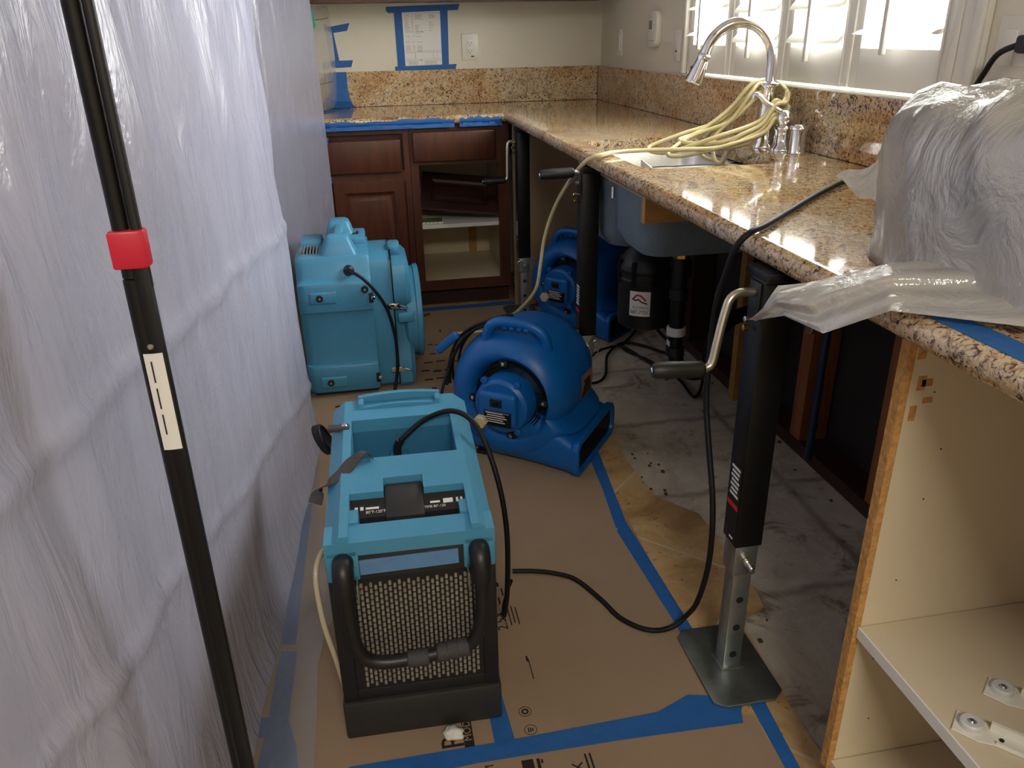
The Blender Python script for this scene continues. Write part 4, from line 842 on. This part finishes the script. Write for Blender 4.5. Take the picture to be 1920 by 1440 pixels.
t = thing('backsplash_tape', 'blue tape strip down the left end of back granite splash', 'tape', (-1.35, -.02, .915))
mk('tape_strip', bx(-.06, .032, -.003, -.0015, .006, .166), 'tape', t)
bm = NB(); loft(bm, [[(-.045, -.004, .09), (.03, -.004, .09), (.03, -.0025, .09), (-.045, -.0025, .09)], [(-.05, -.02, .03), (.04, -.02, .03), (.04, -.017, .03), (-.05, -.017, .03)], [(-.05, -.06, .0035), (.06, -.09, .0035), (.06, -.088, .0015), (-.05, -.058, .0015)]]); mk('loose_end', bm, 'tape', t)
tape([(-1.52, -.24), (-1.36, -.10), (-1.30, -.11), (-1.36, -.20), (-1.43, -.36), (-1.52, -.44)], 'blue tape strip on the back counter under the clear film', z=ZT+.0003, grp='blue tape on the back counter')
# tape wrapped over the front edge of the back counter
def edge_tape(x0, x1, top, label, seed):
    rr = random.Random(seed); n = 22
    def f(u, v):
        x = x0+(x1-x0)*u; zt = top+.004*sin(9*u+seed)+.003*sin(31*u); z = zt+(ZB-.012-zt)*v; d = .0022+.003*abs(sin(14*u+3*v))*v
        inset = .0175-math.sqrt(max(0, .0175**2-max(0, abs(z-.894)-.0025)**2)) if .874 < z < .914 else .0
        return V((x, XF+(inset if z > .876 else .004)-d, z))
    return mk('edge_tape', surf(f, 60, 8, .0006), 'tape', label=label, cat='tape', group='blue tape on the counter edge')
edge_tape(-1.50, -.858, .899, 'blue tape along the back counter edge above the left drawer', 1)
edge_tape(-.835, -.642, .901, 'blue tape along the back counter edge above the right drawer', 4)
bm = NB(); prism(bm, [(-1.46, .838), (-1.415, .838), (-1.42, .81), (-1.44, .80), (-1.46, .79)], .632, .6326, T=AX['-Y']); mk('blue_tape_tab', bm, 'tape', smooth=0, label='small blue tape tab on the cherry cabinet corner', cat='tape')
bm = NB(); prism(bm, [(-1.46, .665), (-1.418, .668), (-1.42, .642), (-1.46, .64)], .632, .6326, T=AX['-Y']); mk('blue_tape_tab', bm, 'tape', smooth=0, label='small blue tape tab between left drawer and door', cat='tape')
# clear film in the far left corner with green tape
def cf(u, v):
    z = ZT+.004+(1.376-ZT-.004)*v; b = .018*sin(pi*u)*sin(5*v+1)
    x = -1.572+.185*u+.03*sin(pi*u)*0+(.05 if v > .93 else 0)*0+.02*sin(2.2*v+.4)*u-.035*u*max(0, v-.75)/.25*0
    y = -.46+.43*u**1.1
    return V((x+b*.6, min(y-b*.8, -.006), z))
t = thing('clear_film', 'clear wrinkled film hanging in the far left corner over counter', 'plastic film', (0, 0, 0))
mk('film', surf(cf, 26, 34), 'clear', t, smooth=180)
bm = NB(); tube(bm, [cf(0, .86)+V((0, -.004, 0)), cf(.35, .85)+V((0, -.004, 0)), cf(.7, .865)+V((0, -.004, 0)), cf(.97, .89)+V((0, -.004, 0))], .0012, n=5); tube(bm, [cf(.1, .25)+V((0, -.004, 0)), cf(.5, .255)+V((0, -.004, 0)), cf(.9, .27)+V((0, -.004, 0))], .0012, n=5); mk('crease_lines', bm, 'ink', t)  # dark shading of the film's creases drawn as thin lines
bm = NB()
for k in range(3): tube(bm, [cf(.45+.1*k, .79+.012*k)+V((0, -.005, 0)), cf(.49+.1*k, .81+.012*k)+V((.002, -.005, 0)), cf(.5+.1*k, .785+.012*k)+V((0, -.005, 0))], .0013, n=5, k=3)
mk('pen_scribble', bm, 'ink', t)
bm = NB(); prism(bm, [(-1.462, 1.41), (-1.44, 1.41), (-1.432, 1.335), (-1.425, 1.33), (-1.425, 1.275), (-1.447, 1.275)], .52, .5225, T=AX['-Y']); mk('green_tape', bm, 'greentape', smooth=0, label='green tape strip at the edge of the far plastic sheet', cat='tape')

# ------------------------------------------------------------------ vinyl tubing over the sink
t = thing('vinyl_tubing', 'pale yellow vinyl tubing coiled on the faucet and draped over sink', 'tubing', (-.09, -2.045, .915))
O_ = V((-.09, -2.045, .915)); bm = NB()
tube(bm, [q-O_ for q in fn((-.13, -2.10, .985), (-.18, -2.12, .94), (-.28, -2.12, .928), (-.37, -2.10, .926), (-.47, -2.07, .924), (-.56, -2.08, .924), (-.62, -2.13, .925), (-.655, -2.10, .905), (-.672, -1.98, .83), (-.68, -1.82, .72), (-.69, -1.72, .60), (-.70, -1.70, .50), (-.71, -1.66, .40), (-.735, -1.50, .28), (-.755, -1.32, .18), (-.76, -1.1, .06), (-.80, -1.0, .017), (-.95, -1.0, .017))], .0062, n=10); mk('drain_run', bm, 'tube', t, smooth=70)
rr = random.Random(11)
for k in range(6):
    w, sx = rr.uniform(.0, .03), rr.uniform(-.02, .02); zt = 1.06+.012*k-.02*(k % 3); ext = (.10, .22, .05, .17, .08, .25)[k]; hang = (.0, .02, .05, -.01, .04, .015)[k]; sx += (.02, -.02, .05, .0, -.04, .03)[k]
    pts = [(-.055, -2.075-w, zt-.02), (-.05, -2.015-w*.2, zt-.005), (-.09, -2.0, zt+.004), (-.135, -2.005+sx, zt-.012), (-.17-.1*ext, -1.99+sx, zt-.06-.02*k*.3), (-.19-.5*ext, -1.98+sx, .955-hang*.2), (-.17-ext, -2.0+2*sx, .93-hang), (-.16-.9*ext, -2.05+sx, .924-hang), (-.20-.3*ext, -2.10-w, .925+.006*k), (-.14, -2.095-w, .955+.008*k), (-.10, -2.10-w*.5, .99+.012*k), (-.065, -2.092-w*.5, zt-.045), (-.055, -2.075-w, zt-.02)]
    bm = NB(); tube(bm, [V(q)-O_ for q in pts], .0062, n=10); mk('coil_loop', bm, 'tube', t, smooth=70)

# ------------------------------------------------------------------ cords
t = thing('extension_cord', 'black extension cord looping from floor over the countertop edge', 'cord', (-.7, -2.95, .012))
O_ = V((-.7, -2.95, .012))
pts = fn((-1.0, -2.735, .0155), (-.95, -2.745, .0155), (-.899, -2.765, .0155), (-.854, -2.80, .0155), (-.815, -2.885, .0155), (-.79, -2.955, .0155), (-.743, -3.004, .0155), (-.69, -3.008, .016), (-.655, -3.012, .05), (-.655, -3.055, .122), (-.657, -3.09, .231), (-.66, -3.10, .326), (-.66, -3.086, .404), (-.66, -3.055, .482), (-.66, -3.022, .571), (-.66, -3.016, .647), (-.66, -3.018, .724), (-.66, -3.028, .789), (-.658, -3.048, .84), (-.655, -3.07, .893), (-.635, -3.075, .919), (-.59, -3.04, .9215), (-.5, -2.95, .9215), (-.35, -2.80, .9215), (-.20, -2.665, .9215), (-.10, -2.60, .9215), (-.055, -2.64, .925), (-.04, -2.72, 1.0), (-.03, -2.79, 1.11), (-.035, -2.82, 1.146), (-.045, -2.86, 1.185), (-.04, -2.905, 1.203))
mk('cord', tb([q-O_ for q in pts], .0058, n=10), 'cord', t, smooth=70)
q = V((-.03, -2.915, 1.203))-O_; mk('plug', bx(q.x-.02, q.x+.012, q.y-.014, q.y+.014, q.z-.016, q.z+.016, bev=.006), 'blackp', t); q = V((-.60, -3.045, .9215))-O_; 
t = thing('power_cable', 'black cable loops on the bare concrete behind the middle jack', 'cord', (-.3, -1.4, .006)); O_ = V((-.3, -1.4, .0))
bm = NB(); tube(bm, [q-O_ for q in fn((-.105, -1.10, .14), (-.12, -1.13, .04), (-.18, -1.2, .008), (-.263, -1.33, .007), (-.20, -1.50, .007), (-.157, -1.685, .007), (-.163, -1.859, .007), (-.10, -1.78, .007), (-.057, -1.654, .007), (-.10, -1.45, .007), (-.225, -1.275, .007), (-.344, -1.385, .007), (-.42, -1.598, .007), (-.491, -1.661, .007), (-.62, -1.64, .015))], .0055, n=8)
mk('cable', bm, 'cord', t, smooth=70)
bm = NB(); tube(bm, [q-O_ for q in fn((-.52, -1.52, .007), (-.398, -1.37, .007), (-.33, -1.32, .008), (-.261, -1.342, .014), (-.2, -1.566, .010), (-.14, -1.62, .008))], .0055, n=8); mk('cable', bm, 'cord', t, smooth=70)
t = thing('disposal_cord', 'short black cord hanging from the garbage disposal base', 'cord', (-.35, -1.88, .306)); mk('cord', tb([(0.01, 0, .009), (.03, -.01, -.02), (.08, -.02, -.08), (.12, .06, -.20), (.13, .15, -.272), (.2, .2, -.273)], .006, n=8), 'cord', t, smooth=70)

# ------------------------------------------------------------------ bagged appliance on the counter
t = thing('bagged_appliance', 'bulky appliance wrapped in cloudy white plastic on the near counter', 'wrapped appliance', (-.300, -3.45, .9155))
rr = random.Random(4); N = 160
ph = [rr.uniform(0, 6.28) for _ in range(12)]
def br(a, z):
    e = 2.9; c, s = abs(cos(a)), abs(sin(a)); k = (c**e+s**e)**(-1/e)
    w = .007*sin(3*a+ph[0]+2*z)+.004*sin(7*a+ph[1]-9*z)+.011*(1-abs(sin(2.5*a+ph[4]+5*z)))**6+.008*(1-abs(sin(3.5*a+ph[5]-8*z)))**8+.006*(1-abs(sin(6.5*a+ph[6]+11*z)))**5
    return k, w
loops = []
for z, sc, ro in ((.0, 1.00, .4), (.010, .985, .6), (.03, .975, .8), (.06, .985, 1), (.10, .995, 1), (.14, 1.0, 1), (.175, .995, 1), (.20, .97, 1.2), (.218, .93, 1.5), (.231, .87, 1.8), (.240, .78, 1.6), (.243, .6, 1.4), (.242, .35, 1), (.241, .12, .5)):
    l = []
    for j in range(N):
        a = 2*pi*j/N; k, w_ = br(a, z); r_ = sc*k; zz = z+(.006*sin(9*a+ph[5]+20*sc)+.004*sin(17*a+ph[6]))*(1 if z > .2 else .25)*(0 if z < .02 else 1)
        l.append((r_*(.252)*cos(a)+w_*ro*cos(a), r_*(.30)*sin(a)+w_*ro*sin(a), zz))
    loops.append(l)
mk('bag', loft(NB(), loops), 'bag', t, smooth=180)
mk('appliance_body', loft(NB(), [[(x, y, z) for x, y in rrect(-.185+i, .185-i, -.225+i, .225-i, .09, 6)] for i, z in ((.01, .003), (0, .015), (0, .17), (.03, .205))]), 'shroud', t)
# loose tail of plastic hanging over the counter edge, and a smaller corner flap
def tail(u, v):
    # u: 0 at bag .. 1 at tip ; v: 0 lower edge .. 1 upper edge
    A = [(-.42, -3.46, .965), (-.58, -3.38, .945), (-.665, -3.315, .905), (-.69, -3.29, .893), (-.70, -3.26, .832)]
    B = [(-.50, -3.66, .93), (-.645, -3.49, .915), (-.69, -3.42, .865), (-.70, -3.335, .862), (-.705, -3.255, .828)]
    x = u*4; i = min(3, int(x)); f = x-i; f = f*f*(3-2*f)*.5+f*.5
    a = V(A[i]).lerp(V(A[i+1]), f); b = V(B[i]).lerp(V(B[i+1]), f); q = b.lerp(a, v)
    n = .010*sin(v*pi*3+u*4)*(1-.5*u)+.005*sin(v*19+u*9)+.014*sin(pi*v)
    return q+V((-.75, -.5, .35))*n
mk('loose_tail', surf(tail, 40, 22), 'bag', t, smooth=180).matrix_parent_inverse = MX.Translation((.300, 3.45, -.9155))
def flapf(u, v):
    a = V((-.415, -3.10, .955)).lerp(V((-.40, -3.10, 1.055)), v); b = V((-.475, -3.06, 1.0)); q = a.lerp(b, u)
    return q+V((0, -.008*sin(6*v+5*u), .006*sin(9*u)))
mk('corner_flap', surf(flapf, 12, 12), 'bag', t, smooth=180).matrix_parent_inverse = MX.Translation((.300, 3.45, -.9155))
tape([(-.615, -3.50), (-.575, -3.50), (-.57, -3.80), (-.612, -3.80)], 'blue tape strip on the counter under the bagged appliance', z=ZT+.0003, grp='blue tape on the near counter')

# ------------------------------------------------------------------ near open cabinet
t = thing('open_cabinet', 'white melamine open cabinet carcass with raw particle board edge, near right', 'cabinet', (-.31, -3.9, 0))
y1 = .441
bm = NB(); box(bm, -.279, .30, y1-.016, y1-.0, .1, .872); box(bm, -.22, .30, y1-.016, y1, .009, .1); box(bm, -.279, .30, -.45, -.434, .1, .872); box(bm, .286, .30, -.434, y1-.016, .1, .872); mk('carcass', bm, 'mel', t, smooth=0)
bm = NB(); box(bm, -.2905, -.279, y1-.0165, y1+.0005, .098, .872)
rr = random.Random(8)
mk('raw_edge', bm, 'osb', t, smooth=0)
bm = NB()
for x, z, w_, h_ in ((-.276, .84, .012, .03), (-.262, .80, .016, .010), (-.268, .795, .012, .02), (-.255, .775, .014, .008), (-.272, .75, .010, .022)): box(bm, x, x+w_, y1-.0168, y1-.0155, z, z+h_)
mk('torn_veneer', bm, 'osb', t, smooth=0)
mk('bottom_shelf', bx(-.285, .286, -.434, y1-.0175, .10, .118), 'mel', t, smooth=0)
s = mk('shelf', bx(-.282, .286, -.434, y1-.0175, .382, .40), 'mel', t, smooth=0); mk('edge_band', bx(-.2845, -.282, -.434, y1-.018, .3815, .4005), 'melw', s, smooth=0)
for x, z in ((-.24, .79), (-.22, .62), (-.235, .48), (-.21, .7), (-.245, .33), (-.23, .2)): mk('pin_hole', lt([(0, 0), (.0011, 0), (.0011, .001), (0, .001)], 8, '-Y', (x, y1-.0160, z)), 'ink', t, smooth=0)

def runner(x, y, rot, lab, L=.30):
    t = thing('drawer_runner', lab, 'drawer runner', (x, y, .4012), R(rot), 'white drawer runners lying on the shelf')
    bm = NB(); prism(bm, [(0, -.018), (.03, -.020), (.05, -.013), (L, -.013), (L, .014), (.05, .014), (.035, .020), (0, .020)], 0, .0022, bev=.0006); box(bm, .04, L, .009, .014, .002, .013); box(bm, .05, L, -.013, -.010, .002, .006); mk('channel', bm, 'plate', t, smooth=20)
    w_ = mk('roller', lt([(0, .002), (.0135, .002), (.014, .004), (.014, .010), (.012, .012), (.006, .012), (.005, .010), (0, .010)], 24, c=(.019, .001, 0)), 'wtube', t); mk('rivet', cyl(.0045, .0095, .0128, 14, c=(.019, .001, 0)), 'galv', w_)
    for k in range(5): mk('slot', cyl(.003, .0020, .0026, 12, c=(.055+.035*k, -.002+.004*(k % 2), 0)), 'ink', t)
    return t
runner(-.575, -3.664, -48, 'white roller drawer runner on the shelf nearest the front edge'); runner(-.492, -3.620, -50, 'white roller drawer runner on the shelf farther from edge')
# scrap of foam under the dehumidifier front
bm = NB(); bmesh.ops.create_icosphere(bm, subdivisions=4, radius=1)
for v_ in bm.verts:
    q = v_.co.copy(); k = 1+.14*sin(3*q.x+2*q.y+1)+.10*sin(5*q.y+3*q.z)+.05*sin(9*q.z+5*q.x); v_.co = V((q.x*.021*k, q.y*.016*k, max(0, q.z*k+.55)*.010))
mk('foam_scrap', bm, 'foam', smooth=180, label='small scrap of white foam at the dehumidifier foot', cat='scrap', loc=(-1.202, -3.200, P1+.0003))
# ceiling lamp behind the viewer
t = thing('ceiling_lamp', 'square warm ceiling lamp behind the viewer', 'ceiling lamp', (-1.15, -5.7, 2.49)); mk('housing', bx(-.5, .5, -.5, .5, -.018, .009, bev=.005), 'white', t)
